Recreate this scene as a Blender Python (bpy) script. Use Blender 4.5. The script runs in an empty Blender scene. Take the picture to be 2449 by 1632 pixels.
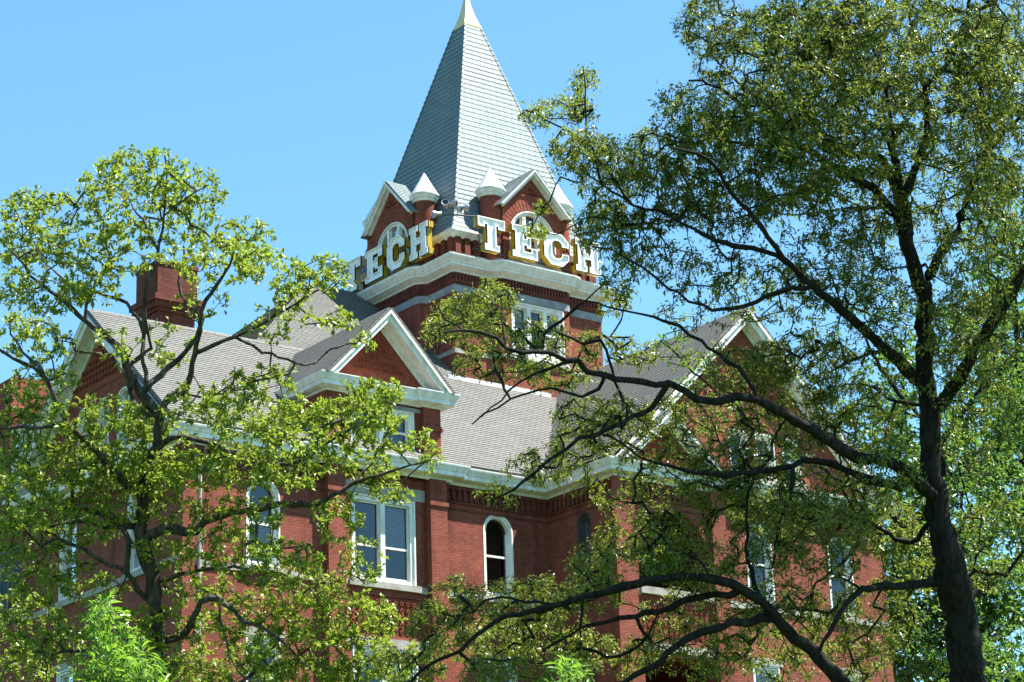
import bpy, bmesh, math, random
import numpy as np
from mathutils import Vector, Matrix
from mathutils.geometry import tessellate_polygon

R = math.radians
rng = np.random.default_rng(7)
random.seed(7)
S = bpy.context.scene
COL = S.collection

# ------------------------------------------------------------------ camera
# world axes follow the building: x along the front wall (receding right),
# y along the side wall (receding left), z up.  metres.
CAM = np.array([0.0, 0.0, 1.6])
FPX, CX, CY = 6028.07, 1224.5, 816.04          # focal length and centre in photo pixels (2449 wide)
yaw, pitch, roll = 0.92232, 0.316566166, -0.0318843
cp, sp, cr, sr = math.cos(pitch), math.sin(pitch), math.cos(roll), math.sin(roll)
fw = np.array([0, cp, sp]); up0 = np.array([0, -sp, cp]); rt0 = np.array([1.0, 0, 0])
rt = cr * rt0 + sr * up0; up = -sr * rt0 + cr * up0
Bm = np.array([[math.sin(yaw), math.cos(yaw), 0], [-math.cos(yaw), math.sin(yaw), 0], [0, 0, 1.0]])
RT, UP, FW = Bm @ rt, Bm @ up, Bm @ fw
cd = bpy.data.cameras.new("camera"); cam = bpy.data.objects.new("camera", cd); COL.objects.link(cam)
cd.sensor_width = 36.0; cd.lens = FPX / 2449 * 36.0; cd.clip_start = 0.1; cd.clip_end = 3000
cam.matrix_world = Matrix(((RT[0], UP[0], -FW[0], CAM[0]), (RT[1], UP[1], -FW[1], CAM[1]),
                           (RT[2], UP[2], -FW[2], CAM[2]), (0, 0, 0, 1)))
S.camera = cam

def at(x, y, d):
    """photo pixel(s) + depth along the view axis -> world point(s)"""
    x = np.asarray(x, float); y = np.asarray(y, float); d = np.asarray(d, float)
    a = ((x - CX) / FPX)[..., None] * RT - ((y - CY) / FPX)[..., None] * UP + FW
    return CAM + a * d[..., None]

# ------------------------------------------------------------------ world, sun, exposure
SUN = Vector((1.45, -1.0, 3.3)).normalized()
w = bpy.data.worlds.new("World"); S.world = w; w.use_nodes = True
nt = w.node_tree; bg = nt.nodes["Background"]
sky = nt.nodes.new("ShaderNodeTexSky"); sky.sky_type = 'NISHITA'; sky.sun_disc = False
sky.sun_elevation = math.asin(SUN.z)
sky.sun_rotation = math.atan2(SUN.x, SUN.y)
sky.air_density = 1.1; sky.dust_density = 0.15; sky.ozone_density = 1.6
tint = nt.nodes.new("ShaderNodeMix"); tint.data_type = 'RGBA'; tint.blend_type = 'MULTIPLY'; tint.inputs[0].default_value = 1.0
tint.inputs[7].default_value = (0.72, 1.08, 1.17, 1)     # clear spring air, a cyan-leaning blue
nt.links.new(sky.outputs[0], tint.inputs[6]); nt.links.new(tint.outputs[2], bg.inputs[0]); bg.inputs[1].default_value = 0.074
sl = bpy.data.lights.new("sun", 'SUN'); sl.energy = 5.0; sl.angle = R(0.53); sl.color = (1.0, 0.96, 0.9)
so = bpy.data.objects.new("sun", sl); COL.objects.link(so)
so.rotation_euler = SUN.to_track_quat('Z', 'Y').to_euler(); so.location = (20, -20, 60)
S.view_settings.view_transform = 'Standard'; S.view_settings.look = 'None'
S.view_settings.exposure = 1.62; S.view_settings.gamma = 1.0
S.render.engine = 'CYCLES'
S.cycles.max_bounces = 6; S.cycles.diffuse_bounces = 4; S.cycles.glossy_bounces = 2
S.cycles.transmission_bounces = 3; S.cycles.transparent_max_bounces = 4
S.cycles.caustics_reflective = False; S.cycles.caustics_refractive = False

# ------------------------------------------------------------------ materials
class NT:
    def __init__(s, name):
        s.m = bpy.data.materials.new(name); s.m.use_nodes = True
        s.t = s.m.node_tree; s.b = s.t.nodes["Principled BSDF"]; s.out = s.t.nodes["Material Output"]
    def n(s, kind, **kw):
        o = s.t.nodes.new("ShaderNode" + kind)
        for k, v in kw.items():
            if hasattr(o, k): setattr(o, k, v)
            else: o.inputs[k.replace('_', ' ')].default_value = v
        return o
    def l(s, a, b): s.t.links.new(a, b)
    def mix(s, fac, a, b, mode='MIX'):
        o = s.t.nodes.new("ShaderNodeMix"); o.data_type = 'RGBA'; o.blend_type = mode
        for i, v in ((0, fac), (6, a), (7, b)):
            if isinstance(v, (int, float)): o.inputs[i].default_value = v
            elif isinstance(v, tuple): o.inputs[i].default_value = v + (1,) if len(v) == 3 else v
            else: s.l(v, o.inputs[i])
        return o.outputs[2]
    def uv(s, sx=1, sy=1, skew=0.0):
        u = s.n("UVMap")
        if not skew and sx == 1 and sy == 1: return u.outputs[0]
        sep = s.n("SeparateXYZ"); s.l(u.outputs[0], sep.inputs[0])
        a = s.n("Math", operation='MULTIPLY_ADD'); s.l(sep.outputs[1], a.inputs[0]); a.inputs[1].default_value = skew
        s.l(sep.outputs[0], a.inputs[2])
        c = s.n("CombineXYZ"); s.l(a.outputs[0], c.inputs[0]); s.l(sep.outputs[1], c.inputs[1])
        mp = s.n("Mapping"); mp.inputs['Scale'].default_value = (sx, sy, 1); s.l(c.outputs[0], mp.inputs[0])
        return mp.outputs[0]
    def obj(s):
        g = s.n("NewGeometry"); return g.outputs['Position']
    def noise(s, vec, scale, detail=4, rough=0.6):
        o = s.n("TexNoise"); o.inputs['Scale'].default_value = scale; o.inputs['Detail'].default_value = detail
        o.inputs['Roughness'].default_value = rough
        if vec is not None: s.l(vec, o.inputs['Vector'])
        return o.outputs[0]
    def ramp(s, fac, stops):
        o = s.n("ValToRGB"); e = o.color_ramp.elements
        while len(e) < len(stops): e.new(0.5)
        for i, (p, c) in enumerate(stops):
            e[i].position = p; e[i].color = tuple(c) + (1,) if len(c) == 3 else c
        s.l(fac, o.inputs[0]); return o.outputs[0]
    def bump(s, h, strength, dist):
        o = s.n("Bump"); o.inputs['Strength'].default_value = strength; o.inputs['Distance'].default_value = dist
        s.l(h, o.inputs['Height']); s.l(o.outputs[0], s.b.inputs['Normal'])
    def fin(s, col=None, rough=0.8, spec=0.3, metal=0.0):
        if col is not None:
            if isinstance(col, tuple): s.b.inputs['Base Color'].default_value = col + (1,)
            else: s.l(col, s.b.inputs['Base Color'])
        s.b.inputs['Roughness'].default_value = rough
        s.b.inputs['Specular IOR Level'].default_value = spec
        s.b.inputs['Metallic'].default_value = metal
        return s.m

def mat_brick(name, c1, c2, mortar, bw=0.21, rh=0.073, var=0.5):
    k = NT(name); v = k.uv()
    b = k.n("TexBrick"); k.l(v, b.inputs['Vector'])
    b.inputs['Scale'].default_value = 1.0; b.inputs['Brick Width'].default_value = bw; b.inputs['Row Height'].default_value = rh
    b.inputs['Mortar Size'].default_value = 0.006; b.inputs['Mortar Smooth'].default_value = 0.2
    b.inputs['Bias'].default_value = -0.2
    b.inputs['Color1'].default_value = c1 + (1,); b.inputs['Color2'].default_value = c2 + (1,); b.inputs['Mortar'].default_value = mortar + (1,)
    n1 = k.noise(k.obj(), 0.9, 6, 0.65); n2 = k.noise(k.obj(), 14.0, 3, 0.6)
    t1 = k.ramp(n1, [(0.3, (0.72, 0.7, 0.72)), (0.7, (1.15, 1.12, 1.1))])
    t2 = k.ramp(n2, [(0.3, (0.8, 0.8, 0.8)), (0.72, (1.12, 1.12, 1.12))])
    mp = k.n("Mapping"); mp.inputs['Scale'].default_value = (2.6, 2.6, 0.22); k.l(k.obj(), mp.inputs[0])
    t3 = k.ramp(k.noise(mp.outputs[0], 1.0, 5, 0.6), [(0.33, (0.62, 0.6, 0.6)), (0.5, (1, 1, 1)), (0.66, (1, 1, 1)), (0.78, (1.22, 1.25, 1.28))])     # rain streaks, lime bloom
    c = k.mix(1.0, b.outputs[0], t1, 'MULTIPLY'); c = k.mix(var, c, t2, 'MULTIPLY'); c = k.mix(0.75, c, t3, 'MULTIPLY')
    inv = k.n("Math", operation='SUBTRACT'); inv.inputs[0].default_value = 1.0; k.l(b.outputs[1], inv.inputs[1])
    k.bump(inv.outputs[0], 0.7, 0.008)
    return k.fin(c, 0.88, 0.2)

def mat_plain(name, col, rough=0.6, spec=0.3, amt=0.25, scale=3.0, dark=(0.6, 0.58, 0.55), metal=0.0, streak=False):
    k = NT(name); vec = k.obj()
    if streak:
        mp = k.n("Mapping"); mp.inputs['Scale'].default_value = (3.5, 3.5, 0.5); k.l(vec, mp.inputs[0]); vec = mp.outputs[0]
    n = k.noise(vec, scale, 6, 0.65)
    t = k.ramp(n, [(0.36, dark), (0.6, (1, 1, 1))])
    c = k.mix(amt, tuple(col), k.mix(1.0, tuple(col), t, 'MULTIPLY'))
    return k.fin(c, rough, spec, metal)

def mat_tiles(name, c1, c2, line, bw, rh, skew, size=0.012, rough=0.75, bumpd=0.02, metal=0.0, spec=0.3, var=0.6):
    k = NT(name); v = k.uv(skew=skew)
    b = k.n("TexBrick"); k.l(v, b.inputs['Vector'])
    b.inputs['Scale'].default_value = 1.0; b.inputs['Brick Width'].default_value = bw; b.inputs['Row Height'].default_value = rh
    b.inputs['Mortar Size'].default_value = size; b.inputs['Mortar Smooth'].default_value = 0.4
    b.inputs['Color1'].default_value = c1 + (1,); b.inputs['Color2'].default_value = c2 + (1,); b.inputs['Mortar'].default_value = line + (1,)
    n = k.noise(k.obj(), 0.7, 6, 0.65)
    t = k.ramp(n, [(0.3, (0.82, 0.83, 0.84)), (0.7, (1.1, 1.1, 1.08))])
    c = k.mix(var, b.outputs[0], k.mix(1.0, b.outputs[0], t, 'MULTIPLY'))
    inv = k.n("Math", operation='SUBTRACT'); inv.inputs[0].default_value = 1.0; k.l(b.outputs[1], inv.inputs[1])
    k.bump(inv.outputs[0], 0.6, bumpd)
    return k.fin(c, rough, spec, metal)

def mat_leaf(name, stops, trans=0.42, tcol=(0.30, 0.42, 0.05)):
    k = NT(name); a = k.n("Attribute"); a.attribute_name = "tint"
    c = k.ramp(a.outputs['Fac'], stops)
    k.l(c, k.b.inputs['Base Color']); k.b.inputs['Roughness'].default_value = 0.36; k.b.inputs['Specular IOR Level'].default_value = 0.6
    tr = k.n("BsdfTranslucent"); k.l(k.mix(0.55, c, tcol), tr.inputs[0])
    mx = k.n("MixShader"); mx.inputs[0].default_value = trans
    k.l(k.b.outputs[0], mx.inputs[1]); k.l(tr.outputs[0], mx.inputs[2]); k.l(mx.outputs[0], k.out.inputs[0])
    return k.m

def mat_bark(name, dark, light):
    k = NT(name); p = k.obj(); mp = k.n("Mapping"); mp.inputs['Scale'].default_value = (9, 9, 1.6); k.l(p, mp.inputs[0])
    n = k.noise(mp.outputs[0], 1.6, 6, 0.7); n2 = k.noise(p, 2.2, 4, 0.6)
    c = k.ramp(n, [(0.35, dark), (0.68, light)])
    lich = k.ramp(n2, [(0.62, (1, 1, 1)), (0.72, (1.5, 1.6, 1.45))])
    c = k.mix(0.8, c, k.mix(1.0, c, lich, 'MULTIPLY'))
    k.bump(n, 0.9, 0.03)
    return k.fin(c, 0.95, 0.15)

def mat_glass(name):
    k = NT(name); n = k.noise(k.obj(), 1.1, 1, 0.5); bp = k.n("Bump"); bp.inputs['Strength'].default_value = 0.10; bp.inputs['Distance'].default_value = 0.02
    k.l(n, bp.inputs['Height'])
    fr = k.n("Fresnel"); fr.inputs[0].default_value = 1.52; k.l(bp.outputs[0], fr.inputs['Normal'])
    gl = k.n("BsdfGlossy"); gl.inputs['Roughness'].default_value = 0.015; k.l(bp.outputs[0], gl.inputs['Normal'])
    tp = k.n("BsdfTransparent"); tp.inputs[0].default_value = (0.80, 0.85, 0.85, 1); mx = k.n("MixShader")
    ad = k.n("Math", operation='ADD'); k.l(fr.outputs[0], ad.inputs[0]); ad.inputs[1].default_value = 0.05
    k.l(ad.outputs[0], mx.inputs[0]); k.l(tp.outputs[0], mx.inputs[1]); k.l(gl.outputs[0], mx.inputs[2]); k.l(mx.outputs[0], k.out.inputs[0]); return k.m

BRICK = mat_brick("red_brick", (0.30, 0.083, 0.050), (0.205, 0.055, 0.035), (0.12, 0.048, 0.036))
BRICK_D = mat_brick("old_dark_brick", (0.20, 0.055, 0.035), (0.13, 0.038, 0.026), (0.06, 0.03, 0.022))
TERRA = mat_plain("terracotta", (0.26, 0.062, 0.034), 0.8, 0.2, 0.8, 6.0)
STONE = mat_plain("limestone", (0.38, 0.35, 0.30), 0.85, 0.2, 0.8, 3.0)
STONE_G = mat_plain("grey_stone", (0.30, 0.30, 0.30), 0.85, 0.2, 0.8, 3.0)
WHITE = mat_plain("white_paint", (0.80, 0.79, 0.75), 0.5, 0.35, 0.6, 1.5, (0.60, 0.55, 0.45), streak=True)
WHITE_W = mat_plain("weathered_white_paint", (0.80, 0.78, 0.73), 0.55, 0.3, 0.4, 1.6, (0.55, 0.42, 0.26), streak=True)
SHING = mat_tiles("grey_shingle", (0.160, 0.155, 0.137), (0.130, 0.126, 0.112), (0.04, 0.038, 0.035), 0.42, 0.145, -0.7, 0.010)
TIN = mat_tiles("pale_metal_shingle", (0.180, 0.226, 0.226), (0.152, 0.196, 0.20), (0.07, 0.09, 0.10), 0.27, 0.195, -0.8, 0.010, 0.6, 0.012, 0.0, 0.3, 0.8)
GOLD = mat_plain("gold_leaf", (0.80, 0.62, 0.28), 0.38, 0.5, 0.3, 3.0, (0.85, 0.7, 0.45), metal=0.25)
YELLOW = mat_plain("yellow_enamel", (0.50, 0.34, 0.015), 0.45, 0.4, 0.7, 4.0, (0.62, 0.58, 0.5), streak=True)
CREAM = mat_plain("cream_enamel", (0.62, 0.48, 0.28), 0.5, 0.3, 0.5, 4.0)  # cream sides for the first letter of the left sign
LETTER_W = mat_plain("letter_white", (0.86, 0.86, 0.84), 0.45, 0.35, 0.2, 5.0, (0.6, 0.6, 0.58), streak=True)
GLASS = mat_glass("window_glass")
BLIND = mat_plain("window_blind", (0.50, 0.50, 0.47), 0.7, 0.2, 0.3)
ROOM_SHADE = mat_plain("painted_room_shade", (0.02, 0.018, 0.016), 0.9, 0.1, 0.3)
METAL = mat_plain("lamp_metal", (0.45, 0.43, 0.42), 0.35, 0.5, 0.4, 8.0, metal=0.6)
METAL_D = mat_plain("dark_metal", (0.07, 0.065, 0.06), 0.5, 0.4, 0.4, 8.0)
LEAD = mat_plain("lead_flashing", (0.16, 0.15, 0.15), 0.6, 0.3, 0.8, 3.0)
FLASH = mat_plain("pale_flashing", (0.72, 0.75, 0.78), 0.4, 0.4, 0.3, 3.0)
SIDING = mat_plain("white_siding", (0.78, 0.78, 0.78), 0.6, 0.3, 0.2)
BLUE_SH = mat_plain("blue_grey_shutter", (0.10, 0.13, 0.17), 0.6, 0.3, 0.4)
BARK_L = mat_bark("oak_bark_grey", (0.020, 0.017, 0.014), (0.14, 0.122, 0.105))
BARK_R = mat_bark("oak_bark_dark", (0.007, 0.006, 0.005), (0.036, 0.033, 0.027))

# ------------------------------------------------------------------ object helpers
def tag(o, label=None, cat=None, group=None, kind=None):
    if label: o["label"] = label
    if cat: o["category"] = cat
    if group: o["group"] = group
    if kind: o["kind"] = kind
    return o

def empty(name, loc, label, cat, group=None):
    o = bpy.data.objects.new(name, None); COL.objects.link(o); o.location = loc
    o.empty_display_size = 0.5
    return tag(o, label, cat, group)

class MB:
    """collects polygons, builds ONE mesh with metre-scaled UVs per face"""
    def __init__(s): s.v = []; s.f = []; s.mi = []
    def poly(s, pts, mi=0):
        i = len(s.v); s.v.extend([tuple(map(float, p)) for p in pts]); s.f.append(tuple(range(i, i + len(pts)))); s.mi.append(mi)
    def box(s, x0, x1, y0, y1, z0, z1, mi=0):
        a = [(x0, y0, z0), (x1, y0, z0), (x1, y1, z0), (x0, y1, z0), (x0, y0, z1), (x1, y0, z1), (x1, y1, z1), (x0, y1, z1)]
        for q in ((0, 3, 2, 1), (4, 5, 6, 7), (0, 1, 5, 4), (1, 2, 6, 5), (2, 3, 7, 6), (3, 0, 4, 7)): s.poly([a[j] for j in q], mi)
        return s
    def slab(s, quad, vec, mi=0):
        a = [np.array(q, float) for q in quad]; b = [q + np.array(vec, float) for q in a]; n = len(a)
        s.poly(a[::-1], mi); s.poly(b, mi)
        for i in range(n): s.poly([a[i], a[(i + 1) % n], b[(i + 1) % n], b[i]], mi)
        return s
    def lathe(s, c, prof, n=24, mi=0, a0=0.0):
        for i in range(len(prof) - 1):
            (r0, z0), (r1, z1) = prof[i], prof[i + 1]
            for k in range(n):
                t0, t1 = a0 + 2 * math.pi * k / n, a0 + 2 * math.pi * (k + 1) / n
                q = [(c[0] + r0 * math.cos(t0), c[1] + r0 * math.sin(t0), z0), (c[0] + r0 * math.cos(t1), c[1] + r0 * math.sin(t1), z0),
                     (c[0] + r1 * math.cos(t1), c[1] + r1 * math.sin(t1), z1), (c[0] + r1 * math.cos(t0), c[1] + r1 * math.sin(t0), z1)]
                if r1 < 1e-6: q = q[:3]
                elif r0 < 1e-6: q = [q[0]] + q[2:]
                s.poly(q, mi)
        return s
    def sweep(s, path, prof, closed=False, mi=0):
        """profile (out, z) along plan path; 'out' is to the right of travel"""
        P = [np.array(p, float) for p in path]; n = len(P); rings = []
        for i in range(n):
            d0 = P[i] - P[i - 1] if (closed or i > 0) else None
            d1 = P[(i + 1) % n] - P[i] if (closed or i < n - 1) else None
            ns = [np.array([d[1], -d[0]]) / np.hypot(*d) for d in (d0, d1) if d is not None]
            m = sum(ns); m = m / np.linalg.norm(m); m = m / max(0.3, float(m @ ns[0]))
            rings.append([(P[i][0] + m[0] * o, P[i][1] + m[1] * o, z) for o, z in prof])
        for i in range(n if closed else n - 1):
            a, b = rings[i], rings[(i + 1) % n]
            for j in range(len(prof) - 1): s.poly([a[j], b[j], b[j + 1], a[j + 1]], mi)
        if not closed: s.poly(rings[0], mi); s.poly(rings[-1][::-1], mi)
        return s
    def tube(s, pts, r, n=8, mi=0):
        pts = [Vector(p) for p in pts]; rs = r if isinstance(r, (list, tuple)) else [r] * len(pts); rings = []
        for i, p in enumerate(pts):
            d = (pts[min(i + 1, len(pts) - 1)] - pts[max(i - 1, 0)]).normalized()
            a = d.orthogonal().normalized(); b = d.cross(a)
            rings.append([p + (a * math.cos(2 * math.pi * k / n) + b * math.sin(2 * math.pi * k / n)) * rs[i] for k in range(n)])
        for i in range(len(pts) - 1):
            for k in range(n): s.poly([rings[i][k], rings[i][(k + 1) % n], rings[i + 1][(k + 1) % n], rings[i + 1][k]], mi)
        s.poly(rings[0][::-1], mi); s.poly(rings[-1], mi)
        return s
    def build(s, name, mats, parent=None, smooth=False, bevel=0.0, weld=False):
        me = bpy.data.meshes.new(name); me.from_pydata(s.v, [], s.f)
        for m in (mats if isinstance(mats, (list, tuple)) else [mats]): me.materials.append(m)
        me.polygons.foreach_set("material_index", s.mi)
        me.update()
        if weld or smooth or bevel:
            bm = bmesh.new(); bm.from_mesh(me); bmesh.ops.remove_doubles(bm, verts=bm.verts, dist=0.0005)
            bmesh.ops.recalc_face_normals(bm, faces=bm.faces)
            bm.to_mesh(me); bm.free(); me.update()
        box_uv(me)
        if smooth:
            me.polygons.foreach_set("use_smooth", [True] * len(me.polygons)); me.set_sharp_from_angle(angle=R(28))
        o = bpy.data.objects.new(name, me); COL.objects.link(o)
        if bevel:
            bv = o.modifiers.new("edge", 'BEVEL'); bv.width = bevel; bv.segments = 1; bv.limit_method = 'ANGLE'; bv.angle_limit = R(40)
        if parent is not None:
            o.parent = parent; o.matrix_parent_inverse = Matrix.Translation(-world_loc(parent))
        return o

def world_loc(o):
    p = Vector(o.location)
    while o.parent is not None:
        # children keep world coordinates in their meshes, only the root Empty is displaced
        o = o.parent; p = Vector((0, 0, 0)) if o.type == 'EMPTY' else p
    return p

def box_uv(me):
    uv = me.uv_layers.new(name="UVMap"); n = len(me.loops)
    nl = len(me.polygons)
    if not nl: return
    co = np.empty(len(me.vertices) * 3); me.vertices.foreach_get("co", co); co = co.reshape(-1, 3)
    li = np.empty(n, int); me.loops.foreach_get("vertex_index", li)
    nr = np.empty(nl * 3); me.polygons.foreach_get("normal", nr); nr = nr.reshape(-1, 3)
    lt = np.empty(nl, int); me.polygons.foreach_get("loop_total", lt)
    nr = np.repeat(nr, lt, axis=0); P = co[li]
    # the tangent keeps one sign whichever way the face winds
    t = np.stack([-nr[:, 1], nr[:, 0], np.zeros(n)], 1); ln = np.linalg.norm(t, axis=1)
    flat = ln < 0.15; t[flat] = (1, 0, 0); ln[flat] = 1; t /= ln[:, None]
    sgn = np.where(t[:, 0] + 0.7 * t[:, 1] < 0, -1.0, 1.0); t *= sgn[:, None]
    b = np.cross(nr, t); b *= np.where(b[:, 2] < -1e-6, -1.0, 1.0)[:, None]
    out = np.empty(n * 2); out[0::2] = (P * t).sum(1); out[1::2] = (P * b).sum(1)
    uv.data.foreach_set("uv", out)

def frame(axis, plane):
    """(s, d, z): s along the wall, d inward from its face"""
    if axis == 'R': return lambda s, d, z: (s, plane + d, z)      # faces the camera's right, normal -y
    return lambda s, d, z: (plane + d, s, z)                      # side wall, normal -x

def arch_pts(s0, s1, z0, z1, n=14, rise=None):
    """opening outline, z1 = crown; semicircular unless a rise is given"""
    c = (s0 + s1) / 2; hw = (s1 - s0) / 2; r = hw if rise is None else rise
    if r <= 0: return [(s0, z0), (s1, z0), (s1, z1), (s0, z1)]
    zs = z1 - r
    return [(s0, z0), (s1, z0)] + [(c + hw * math.cos(math.pi * k / n), zs + r * math.sin(math.pi * k / n)) for k in range(n + 1)]

def tess(mb, fn, outer, holes, d, mi=0):
    loops = [[Vector((p[0], p[1], 0)) for p in outer]] + [[Vector((p[0], p[1], 0)) for p in h] for h in holes]
    flat = [p for l in loops for p in l]
    for t in tessellate_polygon(loops): mb.poly([fn(flat[i].x, d, flat[i].y) for i in t], mi)

def ring(mb, fn, outer, holes, d0, d1, mi=0, back=False):
    """plate with openings, from depth d0 (front) to d1"""
    tess(mb, fn, outer, holes, d0, mi)
    if back: tess(mb, fn, outer, holes, d1, mi)
    for lp in [outer] + holes:
        for i in range(len(lp)):
            a, b = lp[i], lp[(i + 1) % len(lp)]
            mb.poly([fn(a[0], d0, a[1]), fn(b[0], d0, b[1]), fn(b[0], d1, b[1]), fn(a[0], d1, a[1])], mi)

def wall(mb, axis, plane, outer, holes, reveal=0.3, mi=0):
    fn = frame(axis, plane); tess(mb, fn, outer, holes, 0, mi)
    for lp in holes:
        for i in range(len(lp)):
            a, b = lp[i], lp[(i + 1) % len(lp)]
            mb.poly([fn(a[0], 0, a[1]), fn(b[0], 0, b[1]), fn(b[0], reveal, b[1]), fn(a[0], reveal, a[1])], mi)

def rect(s0, s1, z0, z1): return [(s0, z0), (s1, z0), (s1, z1), (s0, z1)]

def window(parent, axis, plane, s0, s1, z0, z1, arched=False, lights=1, sill=True, lintel=None, glass=None, casing=0.12,
           recess=0.10, mat=None, rise=None, sillmat=None, meet=0.5, label=None, blind=None):
    """casing (the part), with sash / pane / sill / lintel below it"""
    fn = frame(axis, plane); glass = glass or GLASS
    ar = arched or rise
    o_out = arch_pts(s0, s1, z0, z1, rise=rise) if ar else rect(s0, s1, z0, z1)
    wl = (s1 - s0 - casing * (lights + 1)) / lights; ins = []
    single = lights == 1
    for k in range(lights):
        a = s0 + casing + k * (wl + casing)
        if ar and single:
            rr = None if rise is None else max(0.02, rise * (wl / (s1 - s0)))
            ins.append(arch_pts(a, a + wl, z0 + casing * 0.8, z1 - casing, rise=rr))
        else:
            ztop = z1 - casing
            if ar:   # lights under one arch: follow the curve
                c = (s0 + s1) / 2; hw = (s1 - s0) / 2 - casing; zs = z1 - (s1 - s0) / 2
                n = 6; xs = [a + wl - wl * j / n for j in range(n + 1)]
                top = [(x, zs + math.sqrt(max(0.0, hw * hw - (x - c) ** 2))) for x in xs]
                ins.append([(a, z0 + casing * 0.8), (a + wl, z0 + casing * 0.8)] + top); continue
            ins.append(rect(a, a + wl, z0 + casing * 0.8, ztop))
    m = MB(); ring(m, fn, o_out, ins, recess - 0.06, recess + 0.09)
    # stepped outer moulding
    c = MB()
    inner = arch_pts(s0 + 0.045, s1 - 0.045, z0 + 0.02, z1 - 0.045, rise=rise) if ar else rect(s0 + 0.045, s1 - 0.045, z0 + 0.02, z1 - 0.045)
    ring(m, fn, o_out, [inner], recess - 0.11, recess - 0.055)
    win = m.build("window", mat or WHITE, parent)
    if label: win["label"] = label
    for hole in ins:
        g = MB(); tess(g, fn, hole, [], recess + 0.075); g.build("pane", glass, win)
        ys = [p[1] for p in hole]; bf = random.choice((0, 0, 0.2, 0.35, 0.55)) if blind is None else blind
        r_ = MB(); tess(r_, fn, hole, [], recess + 0.30); r_.build("room_shade_sheet", ROOM_SHADE, win)  # flat sheet behind the glass; the room's darkness is put into its colour
        if bf:      # slatted blind drawn part of the way, just inside the glass
            h_ = MB(); x0_, x1_ = min(p[0] for p in hole) + .01, max(p[0] for p in hole) - .01; zt_ = max(ys) - (0 if not ar else (x1_ - x0_) * .3); zb_ = max(ys) - (max(ys) - min(ys)) * bf; zz = zb_
            if blind == 0.45: zb_, zt_ = min(ys), min(ys) + (max(ys) - min(ys)) * .62; zz = zb_
            while zz < zt_: h_.slab([fn(x0_, recess + .12, zz), fn(x1_, recess + .12, zz), fn(x1_, recess + .145, zz + .03), fn(x0_, recess + .145, zz + .03)], (0, 0, .004)); zz += .048
            h_.build("blind", BLIND, win)
        xs = [p[0] for p in hole]; zs_ = [p[1] for p in hole]; a, b, lo, hi = min(xs), max(xs), min(zs_), max(zs_)
        sm = MB(); zm = lo + (hi - lo) * meet; f = lambda x0, x1, y0, y1, d0=recess + 0.02, d1=recess + 0.073: ring(sm, fn, rect(x0, x1, y0, y1), [], d0, d1)
        f(a + .002, a + 0.045, lo + .002, hi - (wl / 2 if ar and single and rise is None else 0.003)); f(b - 0.045, b - .002, lo + .002, hi - (wl / 2 if ar and single and rise is None else 0.003))
        f(a + 0.046, b - 0.046, lo + .002, lo + 0.06); f(a + 0.046, b - 0.046, zm - 0.03, zm + 0.03)
        if not ar: f(a + 0.046, b - 0.046, hi - 0.05, hi - .002)
        sm.build("sash", mat or WHITE, win)
    if sill:
        b = MB(); ring(b, fn, rect(s0 - 0.12, s1 + 0.12, z0 - 0.18, z0 - 0.003), [], -0.1, 0.15); b.build("sill", sillmat or STONE, win)
    if lintel:
        l0, l1, h = lintel; b = MB(); ring(b, fn, rect(s0 - l0, s1 + l1, z1 + 0.003, z1 + h), [], -0.025, 0.12); b.build("lintel", sillmat or STONE, win)
    return win

def bosses(mb, fn, pts, r=0.055, d0=0.0, n=9):
    """terracotta rings standing off a panel"""
    prof = [(r, d0), (r * 0.9, d0 - 0.06), (r * 0.55, d0 - 0.06), (r * 0.45, d0 + 0.0)]
    for s, z in pts:
        for i in range(3):
            (r0, e0), (r1, e1) = prof[i], prof[i + 1]
            for k in range(n):
                a, b = 2 * math.pi * k / n, 2 * math.pi * (k + 1) / n
                mb.poly([fn(s + r0 * math.cos(a), e0, z + r0 * math.sin(a)), fn(s + r0 * math.cos(b), e0, z + r0 * math.sin(b)),
                         fn(s + r1 * math.cos(b), e1, z + r1 * math.sin(b)), fn(s + r1 * math.cos(a), e1, z + r1 * math.sin(a))])

def grid_in(poly, step, margin):
    xs = [p[0] for p in poly]; zs = [p[1] for p in poly]; out = []
    z = min(zs) + margin
    while z < max(zs) - margin * 0.5:
        x = min(xs) + margin
        while x < max(xs) - margin * 0.5:
            ok = True; inside = False
            for i in range(len(poly)):
                (x0, z0), (x1, z1) = poly[i], poly[(i + 1) % len(poly)]
                L = math.hypot(x1 - x0, z1 - z0)
                t = max(0, min(1, ((x - x0) * (x1 - x0) + (z - z0) * (z1 - z0)) / (L * L)))
                if math.hypot(x - x0 - t * (x1 - x0), z - z0 - t * (z1 - z0)) < margin * 0.9: ok = False
                if (z0 > z) != (z1 > z) and x < (x1 - x0) * (z - z0) / (z1 - z0) + x0: inside = not inside
            if ok and inside: out.append((x, z))
            x += step
        z += step
    return out

def terracotta(parent, axis, plane, poly, step=0.185, d=0.0, margin=None):
    fn = frame(axis, plane); m = MB(); tess(m, fn, poly, [], d); bosses(m, fn, grid_in(poly, step, margin or step * 0.55), step * 0.33, d)
    return m.build("terracotta_panel", TERRA, parent)

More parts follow.
